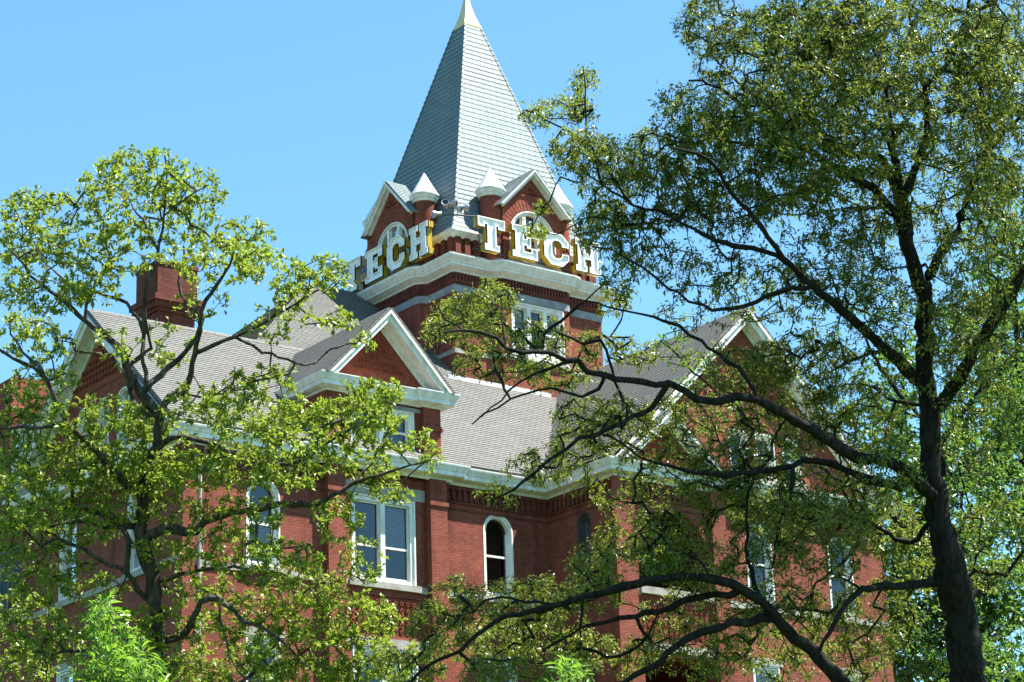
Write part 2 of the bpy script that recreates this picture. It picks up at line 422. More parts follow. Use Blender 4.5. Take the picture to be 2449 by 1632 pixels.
# ------------------------------------------------------------------ ground
def ground_z(x, y):
    f = (x * FW[0] + y * FW[1]) / math.hypot(FW[0], FW[1])
    t = np.clip((np.asarray(f) - 12) / 42.0, 0, 1)
    return 6.4 * t * t * (3 - 2 * t)
gx = np.concatenate([[-1500, -600, -250, -120], np.arange(-80, 141, 4), [200, 320, 700, 1500]]); g = MB()
Z = ground_z(gx[:, None], gx[None, :]) + 0.0
me = bpy.data.meshes.new("ground"); N = len(gx)
gv = [(float(gx[i]), float(gx[j]), float(Z[i, j])) for i in range(N) for j in range(N)]
me.from_pydata(gv, [], [(i * N + j, (i + 1) * N + j, (i + 1) * N + j + 1, i * N + j + 1) for i in range(N - 1) for j in range(N - 1)])
k = NT("lawn"); n1 = k.noise(k.obj(), 0.4, 6, .7); me.materials.append(k.fin(k.ramp(n1, [(0.35, (0.035, 0.055, 0.018)), (0.65, (0.06, 0.09, 0.025))]), 0.95, 0.1))
ground = bpy.data.objects.new("ground", me); COL.objects.link(ground); tag(ground, "grassy rise the brick building stands on", "ground", kind="structure")

# ================================================================== MAIN HALL
UD, VA, UB, VC, UE = 31.35, 55.71, 43.30, 52.66, 53.73
ZB, ZE = 6.0, 20.1          # base, eave
RV, RZ = 60.4, 24.8         # main ridge
hall = empty("brick_hall", (42, 58, 6.4), "red brick academic hall with grey shingled gable roofs and a tall clock-less spired tower", "building")
hall["label"] = "red brick hall with grey gabled roofs and a tower under a pale pointed spire"

# --- openings
A_arch = [(33.25, 34.29), (40.98, 42.02)]; Z3a, Z3b = 16.80, 19.20      # upper floor arched windows
pair = (36.55, 38.66)
m = MB()
holesA = [arch_pts(a, b, Z3a, Z3b) for a, b in A_arch] + [rect(a, b, 12.5, 14.95) for a, b in A_arch] + [rect(a, b, 8.3, 10.7) for a, b in A_arch]
wall(m, 'R', VA, rect(UD, 35.62, ZB, 20.2), [h for h in holesA if h[0][0] < 35], 0.3)
wall(m, 'R', VA, rect(35.62, 39.62, ZB, 20.2), [rect(*pair, 16.79, 19.2), rect(*pair, 12.5, 14.98), rect(*pair, 8.3, 10.7), rect(36.45, 38.85, 15.35, 16.42)], 0.3)
wall(m, 'R', VA, rect(39.62, UB, ZB, 20.2), [h for h in holesA if h[0][0] > 35], 0.3)
# side wall D (shaded gable end) up to the eaves, then the gable
dw = [(57.70, 58.70), (61.65, 62.65)]
D_sh = (65.2, 66.4)
hD = [arch_pts(a, b, Z3a + 0.1, Z3b + 0.05) for a, b in dw] + [rect(a, b, 12.5, 14.95) for a, b in dw]
wall(m, 'L', UD, rect(VA, 65.1, ZB, 20.2), hD, 0.3)
gw = [(58.72, 59.38), (59.88, 60.54), (61.04, 61.70)]
wall(m, 'L', UD, [(55.75, 20.2), (65.05, 20.2), (RV, 24.3)], [arch_pts(a, b, 20.65, 22.25, rise=0.2) for a, b in gw], 0.3)
# wall B (return) and wall C (front of the right wing)
wb = (53.72, 54.36)
wall(m, 'L', UB, rect(VC, VA, ZB, 20.2), [arch_pts(*wb, 17.1, 19.15), rect(*wb, 12.6, 14.9)], 0.3)
cw = [(48.12, 49.14), (51.36, 52.36)]
porch = (44.08, 46.64)
hC = [arch_pts(a, b, Z3a - 0.06, Z3b) for a, b in cw] + [rect(a, b, 12.5, 14.98) for a, b in cw] + [rect(a, b, 8.3, 10.7) for a, b in cw]
hC += [arch_pts(*porch, 16.8, 19.15), rect(porch[0], porch[1] + 0.02, 15.4, 16.45), rect(porch[0] + 0.05, porch[1] + .1, 11.8, 14.9), rect(porch[0] + 0.05, porch[1] + .1, 6.6, 10.8)]
wall(m, 'R', VC, rect(UB, UE, ZB, 20.2), hC, 0.45)
cgw = [(47.70, 48.45), (48.76, 49.50), (49.81, 50.52)]
wall(m, 'R', VC, [(UB + .1, 20.2), (UE - .1, 20.2), (48.42, 25.3)], [rect(a, b, 20.58, 21.92) for a, b in cgw], 0.3)
# far sides
m.poly([(UE, VC, ZB), (UE, 75, ZB), (UE, 75, 20.2), (UE, VC, 20.2)])
m.poly([(UD, 65.1, ZB), (UE, 75, ZB), (UE, 75, 20.2), (UD, 65.1, 20.2)])
walls = m.build("wall", BRICK, hall)

# piers of the bay and corner pilasters, with corbelled tops
m = MB()
for a, b in ((35.66, 36.22), (39.02, 39.58)):
    m.box(a, b, VA - 0.25, VA + 0.02, ZB, 19.1)
    m.box(a - 0.03, b + 0.03, VA - 0.29, VA + 0.02, 19.1, 19.22); m.box(a - 0.0, b + 0.0, VA - 0.25, VA + 0.02, 19.22, 19.86)
m.box(UD - 0.06, UD + 0.30, VA - 0.1, VA + 0.01, ZB, 19.84)
m.box(UB - 0.1, UB + 0.62, VC - 0.12, VC + 0.01, ZB, 19.84); m.box(46.78, 47.3, VC - 0.12, VC + 0.01, ZB, 19.84)
m.build("brick_pier", BRICK, hall)
# corbel table below the eaves: little brick dentils between two projecting courses
m = MB()
def corbels(path_axis, plane, s0, s1):
    fn = frame(path_axis, plane)
    ring(m, fn, rect(s0, s1, 19.32, 19.398), [], -0.045, 0.01); ring(m, fn, rect(s0, s1, 19.14, 19.20), [], -0.025, 0.01); ring(m, fn, rect(s0, s1, 19.722, 19.80), [], -0.085, 0.01)
    s = s0 + 0.06
    while s < s1 - 0.1:
        ring(m, fn, rect(s, s + 0.10, 19.40, 19.72), [], -0.09, 0.01); s += 0.2
for seg in (('R', VA, UD + .32, 35.64), ('R', VA, 39.62, UB), ('R', VC, UB + .64, 46.76), ('R', VC, 47.32, UE), ('L', UD, VA + .03, 65.0), ('L', UB, VC + .05, VA - .05)):
    corbels(*seg)
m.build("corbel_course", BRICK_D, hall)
# stone string courses
m = MB()
SC = [(0, 16.60), (-0.0, 16.60)]
def strg(axis, plane, segs, z0, z1, out=0.045):
    fn = frame(axis, plane)
    for a, b in segs:
        m = MB(); ring(m, fn, rect(a, b, z0, z1), [], -out, 0.012); m.build("string_course", STONE, hall)
strg('R', VA, [(UD + .31, 33.12), (34.42, 35.65), (36.23, 36.42), (38.8, 39.01), (39.6, 40.85), (42.15, UB)], 16.60, 16.78)
strg('L', UD, [(VA + .02, 57.57), (58.83, 61.52), (62.78, 65.0)], 16.72, 16.895)
strg('R', VC, [(UB + .63, porch[0]), (porch[1], 46.77), (47.31, 48.0), (49.27, 51.23), (52.5, UE)], 16.55, 16.73)
strg('L', UB, [(VC + .02, 53.55), (54.5, VA - .01)], 16.60, 16.78)
strg('R', VC, [(UB + .63, 46.77), (47.31, 47.32)], 15.02, 15.24)
strg('R', VA, [(36.23, 39.01)], 14.985, 15.25)
m = MB(); fn = frame('R', VC)
ring(m, fn, rect(porch[0] - .03, porch[1] + .05, 16.60, 16.80), [], -0.12, 0.4); m.build("porch_sill", STONE, hall)

# windows of the hall
for i, (a, b) in enumerate(A_arch):
    window(hall, 'R', VA, a, b, Z3a, Z3b, arched=True, blind=0.45 if i == 0 else 0.0)
    window(hall, 'R', VA, a, b, 12.5, 14.95, lintel=(0.14, 0.14, 0.2))
    window(hall, 'R', VA, a, b, 8.3, 10.7, lintel=(0.14, 0.14, 0.2))
window(hall, 'R', VA, *pair, 16.79, 19.2, lights=2, lintel=(0.42, 0.32, 0.34), casing=0.15, meet=0.42)
window(hall, 'R', VA, *pair, 12.5, 14.98, lights=2, casing=0.15)
window(hall, 'R', VA, *pair, 8.3, 10.7, lights=2, casing=0.15, lintel=(.2, .2, .25))
for a, b in dw:
    window(hall, 'L', UD, a, b, Z3a + 0.1, Z3b + 0.05, arched=True)
    window(hall, 'L', UD, a, b, 12.5, 14.95, lintel=(0.14, 0.14, 0.2))
for a, b in gw: window(hall, 'L', UD, a, b, 20.65, 22.25, rise=0.2, blind=0.8, casing=0.09)
window(hall, 'L', UB, *wb, 17.1, 19.15, arched=True, casing=0.07, mat=METAL_D, blind=0); window(hall, 'L', UB, *wb, 12.6, 14.9, casing=0.07, mat=METAL_D, blind=0)
for a, b in cw:
    window(hall, 'R', VC, a, b, Z3a - 0.06, Z3b, arched=True); window(hall, 'R', VC, a, b, 12.5, 14.98, lintel=(0.14, 0.14, 0.2)); window(hall, 'R', VC, a, b, 8.3, 10.7, lintel=(0.14, 0.14, 0.2))
for a, b in cgw: window(hall, 'R', VC, a, b, 20.58, 21.92, casing=0.1)
# dark rooms behind the open porch
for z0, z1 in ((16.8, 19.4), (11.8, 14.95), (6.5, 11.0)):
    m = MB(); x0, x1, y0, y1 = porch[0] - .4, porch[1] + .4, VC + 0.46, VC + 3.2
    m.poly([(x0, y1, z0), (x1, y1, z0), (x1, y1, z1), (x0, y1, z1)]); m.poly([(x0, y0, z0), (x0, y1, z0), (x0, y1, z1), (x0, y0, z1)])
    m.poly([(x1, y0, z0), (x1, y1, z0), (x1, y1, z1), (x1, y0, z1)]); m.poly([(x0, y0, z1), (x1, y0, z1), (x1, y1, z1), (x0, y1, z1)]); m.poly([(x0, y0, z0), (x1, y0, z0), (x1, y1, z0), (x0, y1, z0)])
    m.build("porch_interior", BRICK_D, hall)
# terracotta panels
terracotta(hall, 'R', VA, rect(36.45, 38.85, 15.35, 16.42), 0.2, 0.04)
terracotta(hall, 'R', VC, rect(porch[0], porch[1] + .02, 15.4, 16.45), 0.19, 0.04)
terracotta(hall, 'L', UD - 0.02, [(57.9, 22.6), (62.9, 22.6), (RV, 24.75 - 0.62)], 0.19, margin=0.26)
terracotta(hall, 'R', VC - 0.02, [(46.2, 22.6), (50.7, 22.6), (48.45, 24.78)], 0.2, margin=0.3)

# eaves cornice and gutter running round everything
EAVE = [(0.0, 19.84), (0.05, 19.84), (0.08, 19.92), (0.27, 19.945), (0.27, 19.96), (0.34, 19.96), (0.34, 20.08), (0.36, 20.09), (0.39, 20.16), (0.43, 20.22), (0.44, 20.26), (0.44, 20.285), (0.34, 20.29), (0.0, 20.36)]
m = MB()
m.sweep([(UD, 65.15), (UD, VA), (35.50, VA), (35.50, VA - 0.16), (39.74, VA - 0.16), (39.74, VA), (UB, VA), (UB, VC), (UE, VC), (UE, 70)], EAVE)
m.build("eaves_cornice", WHITE, hall, weld=True)

# roofs -------------------------------------------------------------
def roof_slab(m, q, t=0.10, row=0.145):
    a = [np.array(p, float) for p in q]; n = np.cross(a[1] - a[0], a[2] - a[0]); n /= np.linalg.norm(n)
    if n[2] < 0: n = -n
    m.slab(a, n * t)
    if len(a) == 3 or t < 0.06: a = [a[0], a[1], a[2], a[2]] if len(a) == 3 else a
    # lapped courses: each butt edge stands 13 mm proud of the course below
    L = max(np.linalg.norm(a[3] - a[0]), np.linalg.norm(a[2] - a[1])); k = max(1, int(round(L / row)))
    for i in range(k):
        f0, f1 = i / k, (i + 1) / k
        p = [a[0] + (a[3] - a[0]) * f0, a[1] + (a[2] - a[1]) * f0, a[1] + (a[2] - a[1]) * f1, a[0] + (a[3] - a[0]) * f1]
        lo, hi = n * (t + 0.016), n * (t + 0.003); b = n * (t - 0.002)
        if i == k - 1 and np.linalg.norm(p[2] - p[3]) < 1e-6: m.poly([p[0] + lo, p[1] + lo, p[2] + hi])
        else: m.poly([p[0] + lo, p[1] + lo, p[2] + hi, p[3] + hi])
        m.poly([p[0] + b, p[1] + b, p[1] + lo, p[0] + lo])
m = MB(); ov = 0.32
e0 = VA - 0.36; zs0 = 20.275
sl_ = (RZ - 0.1 - zs0) / (RV - e0)
roof_slab(m, [(UD - ov, e0, zs0), (48.0, e0, zs0), (48.0, RV, RZ - .1), (UD - ov, RV, RZ - .1)])
bv = RV + (RV - e0)
roof_slab(m, [(UD - ov, bv, zs0), (48.0, bv, zs0), (48.0, RV, RZ - .1), (UD - ov, RV, RZ - .1)])
m.build("main_roof", SHING, hall)
m = MB()   # ridge cap shingles
u = UD - ov
while u < 43.4:
    m.poly([(u, RV - .14, RZ - .075), (u + .3, RV - .14, RZ - .06), (u + .3, RV, RZ + .06), (u, RV, RZ + .045)]); m.poly([(u, RV + .14, RZ - .075), (u + .3, RV + .14, RZ - .06), (u + .3, RV, RZ + .06), (u, RV, RZ + .045)])
    m.poly([(u + .3, RV - .14, RZ - .06), (u + .3, RV - .14, RZ - .08), (u + .3, RV, RZ + .03), (u + .3, RV, RZ + .06)]); u += 0.28
m.build("ridge_cap", SHING, hall)
m = MB(); m.box(43.2, 47.2, RV - 0.08, RV + 0.1, RZ - .12, RZ + 0.09); m.build("ridge_flashing", FLASH, hall)
# verge boards of the left gable
def barge(parent, axis, plane, c, zr, hw, z0, width=0.34, depth=0.55, soff=True, thick=0.05):
    """pair of boards following a gable, soffit behind them back to the wall"""
    fn = frame(axis, plane); out = []
    for sgn in (-1, 1):
        m = MB(); L = math.hypot(hw, zr - z0); nx, nz = (zr - z0) / L, hw / L      # outward normal (sgn*nx, nz)
        p0 = (c + sgn * hw, z0); p1 = (c, zr)
        # shape mitred at the ridge
        drop = width / nz
        q = [p0, p1, (c, zr - drop), (p0[0] - sgn * 0.0, z0 - drop * 0.0)]
        q[3] = (c + sgn * (hw - width / nx * 0.98), z0)
        m2 = MB(); ring(m2, fn, q, [], 0, thick); o = m2.build("barge_board", WHITE, parent)
        m3 = MB()   # crown mould on its upper edge
        d2 = width * 0.34 / nz
        ring(m3, fn, [p0, p1, (c, zr - d2), (c + sgn * (hw - width * .34 / nx), z0)], [], -0.07, -0.003); m3.build("crown_mould", WHITE, o)
        if soff:
            m4 = MB(); e = width * 0.85 / nz
            a = (c + sgn * (hw - width * .85 / nx), z0); b = (c, zr - e)
            m4.slab([fn(a[0], thick, a[1]), fn(b[0], thick, b[1]), fn(b[0], depth, b[1]), fn(a[0], depth, a[1])], (0, 0, 0.03)); m4.build("soffit", WHITE, o)
            m5 = MB(); w2 = width * 1.15
            fb = width * .5; ring(m5, fn, [(c + sgn * (hw - width * .9 / nx), z0), (c, zr - width * .9 / nz), (c, zr - (width * .9 + fb) / nz), (c + sgn * (hw - (width * .9 + fb) / nx), z0)], [], depth - 0.06, depth - 0.005)
            m5.build("frieze_board", WHITE, o)
barge(hall, 'L', UD - 0.48, RV, RZ - 0.12, RV - e0 - .12, zs0 - 0.02, 0.24, 0.47)
m = MB(); x0, x1 = UD - 0.50, UD - ov + .005
for s in (-1, 1):
    roof_slab(m, [(x0, RV + s * (RV - e0), zs0), (x1, RV + s * (RV - e0), zs0), (x1, RV, RZ - .1), (x0, RV, RZ - .1)])
m.build("verge_shingles", SHING, hall)

# upper hipped roof behind the ridge
m = MB()
hp = [(36.62, 60.62), (44.2, 60.62)]; hz = 24.8; rv2, rz2 = 65.6, 29.05
roof_slab(m, [(36.62, 60.62, hz), (44.2, 60.62, hz), (44.2, rv2, rz2), (41.6, rv2, rz2)])
roof_slab(m, [(36.62, 60.62, hz), (36.62, 70.6, hz), (41.6, rv2, rz2)])
roof_slab(m, [(36.62, 70.6, hz), (44.2, 70.6, hz), (44.2, rv2, rz2), (41.6, rv2, rz2)])
m.build("hipped_roof", SHING, hall)
m = MB(); m.box(36.62, 44.2, 60.66, 70.5, 20, 24.78); m.build("upper_wall", BRICK, hall)
m = MB(); p0, p1 = np.array((36.62, 60.62, hz + .08)), np.array((41.6, rv2, rz2 + .08))
for i in range(28):
    a, b = p0 + (p1 - p0) * i / 28, p0 + (p1 - p0) * (i + 1) / 28
    m.slab([a + (-.11, .11, -.03), a + (.11, -.11, -.03), b + (.11, -.11, -.0), b + (-.11, .11, -.0)], (0, 0, 0.035))
m.build("hip_cap", SHING, hall)

# right wing roof
CW, WZ = 48.42, 25.58
we = UB - 0.36; m = MB(); wv0 = VC - 0.42
for s in (-1, 1):
    roof_slab(m, [(CW + s * (CW - we), wv0 - .02, zs0), (CW + s * (CW - we), 66, zs0), (CW, 66, WZ), (CW, wv0 - .02, WZ)])
m.build("wing_roof", SHING, hall)
barge(hall, 'R', wv0, CW, WZ - 0.02, CW - we - .12, zs0, 0.24, 0.40)
# small gable over the porch bay
sc, sh, sz = 45.12, 1.82, 21.90; sv = VC - 0.50
m = MB(); wall(m, 'R', VC - 0.16, [(sc - sh + .15, 20.2), (sc + sh - .15, 20.2), (sc, sz - .15)], [], 0); m.build("porch_gable", BRICK, hall)
terracotta(hall, 'R', VC - 0.18, [(sc - 1.4, 20.36), (sc + 1.4, 20.36), (sc, 21.6)], 0.19, margin=0.16)
barge(hall, 'R', sv, sc, sz, sh, 20.28, 0.19, 0.31)
m = MB()
for s in (-1, 1): roof_slab(m, [(sc + s * (sh + .12), sv - .02, 20.26), (sc + s * (sh + .12), VC + 1.2, 20.26), (sc, VC + 1.2, sz + .02), (sc, sv - .02, sz + .02)], 0.07)
m.build("porch_gable_roof", SHING, hall)

# dormer over the paired windows
dl, dr, dv = 35.62, 39.42, VA - 0.25
m = MB(); dpair = (36.50, 38.62)
for a, b in ((dl, dl + .58), (dr - .58, dr)):
    m.box(a, b, dv, dv + .3, 20.12, 21.25); m.box(a - .05, b + .05, dv - .06, dv + .3, 21.25, 21.33); m.box(a - .02, b + .02, dv - .03, dv + .3, 21.33, 21.40); m.box(a, b, dv, dv + .3, 21.40, 21.92)
wall(m, 'R', dv + 0.16, rect(dl + .58, dr - .58, 20.1, 21.93), [rect(*dpair, 20.52, 21.74)], 0.3)
m.poly([(dl, dv + .3, 20.1), (dl, 58.5, 20.1), (dl, 58.5, 21.9), (dl, dv + .3, 21.9)]); m.poly([(dr, dv + .3, 20.1), (dr, 58.5, 20.1), (dr, 58.5, 21.9), (dr, dv + .3, 21.9)])
wall(m, 'R', dv + .2, [(dl - .1, 22.0), (dr + .1, 22.0), (37.5, 24.3)], [], 0)
m.build("dormer_wall", BRICK, hall)
window(hall, 'R', dv + 0.16, *dpair, 20.52, 21.74, lights=2, casing=0.16, lintel=(0.3, 0.3, 0.12), sillmat=STONE_G)
DC = [(0.0, 21.90), (0.05, 21.90), (0.07, 21.95), (0.24, 21.97), (0.24, 21.985), (0.31, 21.985), (0.31, 22.10), (0.33, 22.11), (0.39, 22.23), (0.41, 22.28), (0.41, 22.305), (0.0, 22.38)]
m = MB(); m.sweep([(dl, 58.2), (dl, dv), (dl + .62, dv), (dl + .62, dv + .1), (dr - .62, dv + .1), (dr - .62, dv), (dr, dv), (dr, 58.2)], DC); m.build("dormer_cornice", WHITE, hall, weld=True)
dc, dz = 37.50, 24.42; bpv = dv - 0.38; dh = 2.03
terracotta(hall, 'R', dv + .18, [(dc - 1.72, 22.42), (dc + 1.72, 22.42), (dc, 24.1)], 0.185, margin=0.38)
barge(hall, 'R', bpv, dc, dz, dh, 22.30, 0.20, 0.55)
m = MB()
for s in (-1, 1): roof_slab(m, [(dc + s * (dh + .06), bpv - .06, 22.26), (dc + s * (dh + .06), 60.2, 22.26), (dc, 60.2, dz + .02), (dc, bpv - .06, dz + .02)], 0.07)
m.build("dormer_roof", SHING, hall)

# chimney on the ridge
m = MB(); a, b, c, d = 33.12, 34.32, 60.42, 61.6
m.box(a, b, c, d, 23.5, 25.18); m.box(a - .06, b + .06, c - .06, d + .06, 25.18, 25.30); m.box(a - .14, b + .14, c - .14, d + .14, 25.30, 25.48); m.box(a - .2, b + .2, c - .2, d + .2, 25.48, 25.66); m.box(a - .05, b + .05, c - .05, d + .05, 25.66, 26.60)
m.box(a - .08, b + .08, c - .08, d + .08, 26.60, 26.72)
m.build("chimney", BRICK_D, hall)

# downpipe at the corner
m = MB(); m.tube([(31.78, VA - .12, 6.4), (31.78, VA - .12, 19.4), (31.78, VA - .5, 19.72)], 0.055, 8)
for z in (9, 12, 15, 18): m.box(31.71, 31.85, VA - .19, VA - .005, z, z + .06)
m.build("downpipe", STONE, hall)

# ================================================================== TOWER (part of the hall)
TU, TV, TH = 46.86, 63.83, 2.97
PW = 1.30; PR = 0.30      # corner pier width, how far the middle bay stands proud
def tower_outline(h, curve=True):
    """closed plan path, outward on the right of travel; middle of each side bows forward with S-curves"""
    side = [(-h, 0.0)]
    x = -h + PW
    if curve:
        for k in range(0, 9):
            t = k / 8; side.append((x + 0.34 * t, PR * (3 * t * t - 2 * t ** 3)))
        side += [(-p[0], p[1]) for p in side[:0:-1]]
    pts = []
    for q in range(4):
        for s, o in side:
            # side q: 0 front (-v) heading +u, 1 right (+u) heading +v, 2 back, 3 left heading -v
            if q == 0: p = (s, -h - o)
            elif q == 1: p = (h + o, s)
            elif q == 2: p = (-s, h + o)
            else: p = (-h - o, -s)
            pts.append((TU + p[0], TV + p[1]))
    return pts
out = tower_outline(TH)
m = MB(); zt0, zt1 = 15.0, 28.15
mid = 1.45
cwin = (45.90, 48.02)
fv = TV - TH - PR; fu = TU - TH - PR
n = len(out)
for i in range(n):
    p, q = out[i], out[(i + 1) % n]
    if math.hypot(p[0] - q[0], p[1] - q[1]) > 1.7 and (abs(p[1] - q[1]) < 1e-6 and p[1] < TV or abs(p[0] - q[0]) < 1e-6 and p[0] < TU): continue
    m.poly([(p[0], p[1], zt0), (q[0], q[1], zt0), (q[0], q[1], zt1), (p[0], p[1], zt1)])
ms = TH - PW - 0.34
lw = (TV - (cwin[1] - TU), TV - (cwin[0] - TU))
wall(m, 'R', fv, rect(TU - ms, TU + ms, zt0, zt1), [rect(*cwin, 26.10, 27.86)], 0.3)
wall(m, 'L', fu, rect(TV - ms, TV + ms, zt0, zt1), [], 0.3)
m.build("tower_shaft", BRICK, hall)
window(hall, 'R', fv, *cwin, 26.10, 27.86, lights=3, casing=0.15, sillmat=WHITE)
m = MB(); m.sweep(out, [(0, 27.88), (0.03, 27.88), (0.035, 28.13), (0, 28.14)], True); m.build("stone_band", STONE_G, hall)
m = MB(); m.sweep(out, [(0.0, 25.86), (0.04, 25.86), (0.04, 26.0), (0, 26.0)], True); m.build("stone_band", STONE, hall)
m = MB(); m.sweep(out, [(0, 28.14), (0.05, 28.15), (0.05, 28.21), (0.09, 28.22), (0.09, 28.28), (0.02, 28.29), (0.02, 28.56), (0, 28.6)], True)
# vertical brick corbels in the frieze
L = [0]
P2 = out + [out[0]]
for i in range(n): 
    a, b = np.array(P2[i]), np.array(P2[i + 1]); d = b - a; ln = np.hypot(*d); t = d / ln; nn = np.array([t[1], -t[0]])
    k = max(1, int(ln / 0.12))
    if ln < 0.12: k = 0
    for j in range(k):
        c = a + t * (j + 0.5) * ln / k; e0_, e1_ = c - t * 0.035, c + t * 0.035
        m.slab([(*(e0_ + nn * .02), 28.29), (*(e1_ + nn * .02), 28.29), (*(e1_ + nn * .08), 28.29), (*(e0_ + nn * .08), 28.29)], (0, 0, 0.24))
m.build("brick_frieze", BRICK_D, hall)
TC = [(0.0, 28.52), (0.07, 28.53), (0.10, 28.58), (0.13, 28.59), (0.22, 28.66), (0.30, 28.69), (0.30, 28.76), (0.33, 28.77), (0.36, 28.84), (0.42, 28.90), (0.45, 28.96), (0.45, 29.0), (0.40, 29.01), (0.0, 29.10)]
m = MB(); m.sweep(out, TC, True); m.build("tower_cornice", WHITE_W, hall, smooth=True)
m = MB(); m.sweep(out, [(0.06, 29.08), (0.08, 29.1), (0.08, 29.2), (0.0, 29.22), (-.3, 29.22)], True); m.build("blocking_course", LEAD, hall)
# belfry stage behind the letters: brick box with pilaster strips
m = MB(); h = TH - 0.12
m.box(TU - h, TU + h, TV - h, TV + h, 28.6, 29.86)
for s in np.arange(-h + .02, h - .1, 0.36):
    m.box(TU + s, TU + s + .2, TV - h - .09, TV - h, 29.2, 29.8); m.box(TU - h - .09, TU - h, TV + s, TV + s + .2, 29.2, 29.8)
    m.box(TU + h, TU + h + .09, TV + s, TV + s + .2, 29.2, 29.8); m.box(TU + s, TU + s + .2, TV + h, TV + h + .09, 29.2, 29.8)
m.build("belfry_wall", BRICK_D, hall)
sq = lambda h: [(TU - h, TV - h), (TU + h, TV - h), (TU + h, TV + h), (TU - h, TV + h)]
m = MB(); m.sweep(sq(2.86), [(0, 29.76), (0.06, 29.77), (0.09, 29.84), (0.16, 29.88), (0.20, 29.96), (0.2, 30.0), (0, 30.03)], True); m.build("spire_eaves", WHITE, hall)

# spire: lapped courses of pale metal shingles
spire = None; m = MB(); ROW = 0.195; z = 29.97; Ht = 38.93
def hw_(z): return 0.40 + (38.66 - z) * 0.2845 + 0.16 * max(0.0, 1 - (z - 29.97) / 0.7) ** 2
while z < Ht - 0.02:
    z1 = min(Ht, z + ROW); h0, h1 = hw_(z) + 0.014, hw_(z1)
    for (ax, ay), (bx, by) in (((-1, -1), (1, -1)), ((1, -1), (1, 1)), ((1, 1), (-1, 1)), ((-1, 1), (-1, -1))):
        m.poly([(TU + ax * h0, TV + ay * h0, z), (TU + bx * h0, TV + by * h0, z), (TU + bx * h1, TV + by * h1, z1), (TU + ax * h1, TV + ay * h1, z1)])
        hb = hw_(z) - .01
        m.poly([(TU + ax * h0, TV + ay * h0, z), (TU + bx * h0, TV + by * h0, z), (TU + bx * hb, TV + by * hb, z), (TU + ax * hb, TV + ay * hb, z)])
    z = z1
spire = m.build("spire", TIN, hall)
for sx, sy in ((-1, -1), (1, -1), (-1, 1), (1, 1)):
    z = 30.0; m = MB()
    while z < Ht - .05:
        z1 = z + ROW; h0, h1 = hw_(z) + 0.035, hw_(z1) + 0.012
        a = np.array((TU + sx * h0, TV + sy * h0, z)); b = np.array((TU + sx * h1, TV + sy * h1, z1))
        wd = 0.075
        m.poly([a, a + (-sx * wd, 0, 0), b + (-sx * wd, 0, 0), b]); m.poly([a, a + (0, -sy * wd, 0), b + (0, -sy * wd, 0), b])
        m.poly([a, a + (-sx * wd, 0, 0), a + (-sx * wd, -sy * .04, 0), a + (-sx * .04, -sy * wd, 0), a + (0, -sy * wd, 0)])
        z = z1
    m.build("hip_roll", TIN, spire)
# gilded finial with concave sides
m = MB(); prof = [(0.335, 38.85), (0.36, 38.87), (0.36, 38.93), (0.335, 38.95)]
for k in range(13):
    t = k / 12; prof.append((0.30 * (1 - t) ** 2.3 + 0.032, 38.95 + 1.9 * t))
prof.append((0.0, 41.0))
for i in range(len(prof) - 1):
    (h0, z0), (h1, z1) = prof[i], prof[i + 1]
    for (ax, ay), (bx, by) in (((-1, -1), (1, -1)), ((1, -1), (1, 1)), ((1, 1), (-1, 1)), ((-1, 1), (-1, -1))):
        q = [(TU + ax * h0, TV + ay * h0, z0), (TU + bx * h0, TV + by * h0, z0), (TU + bx * h1, TV + by * h1, z1), (TU + ax * h1, TV + ay * h1, z1)]
        m.poly(q if h1 > 0 else q[:3])
m.build("gilded_finial", GOLD, hall)

# gables, arched windows and turrets on the four spire faces (two seen)
def spire_gable(axis, plane, c):
    fn = frame(axis, plane); gh = 1.40; z0, zr = 31.02, 32.46
    m = MB(); aw = (c - 0.94, c + 0.94)
    wall(m, axis, plane, [(c - 1.2, 29.05), (c + 1.2, 29.05), (c + 1.2, 31.1), (c, 32.3), (c - 1.2, 31.1)], [arch_pts(*aw, 29.25, 31.08, 20)], 0.3)
    for s in (-1, 1): m.poly([fn(c + s * 1.2, 0, 29.05), fn(c + s * 1.2, 1.2, 29.05), fn(c + s * 1.2, 1.2, 31.1), fn(c + s * 1.2, 0, 31.1)])
    # arch ring of rubbed bricks
    for k in range(25):
        a0, a1 = math.pi * k / 25 + .012, math.pi * (k + 1) / 25 - .012
        q = [(c + r * math.cos(a), 30.14 + r * math.sin(a)) for r, a in ((0.95, a0), (1.28, a0), (1.28, a1), (0.95, a1))]
        q = [(min(max(p[0], c - 1.19), c + 1.19), p[1]) for p in q]
        ring(m, fn, q, [], -0.012, 0.005)
    ring(m, fn, rect(c - .50, c + .50, 31.54, 31.60), [], -0.04, 0.01); ring(m, fn, rect(c - .55, c + .55, 31.47, 31.54), [], -0.02, 0.01)
    gb = m.build("spire_gable", BRICK, hall)
    terracotta(hall, axis, plane - .015, [(c - .40, 31.62), (c + .40, 31.62), (c, 32.02)], 0.13)
    window(hall, axis, plane, *aw, 29.25, 31.08, arched=True, lights=3, casing=0.13, sillmat=STONE_G)
    barge(hall, axis, plane - 0.2, c, zr, gh, z0, 0.115, 0.2, soff=True, thick=0.05)
    m = MB()
    for s in (-1, 1):
        a = [fn(c + s * (gh + .07), -0.24, z0 - .06), fn(c + s * (gh + .07), 0.9, z0 - .06), fn(c, 1.9, zr + .02), fn(c, -0.24, zr + .02)]
        roof_slab(m, a, 0.04)
    m.build("gable_roof", TIN, hall)
spire_gable('R', fv, TU); spire_gable('L', fu, TV)
TO = TH - 0.06
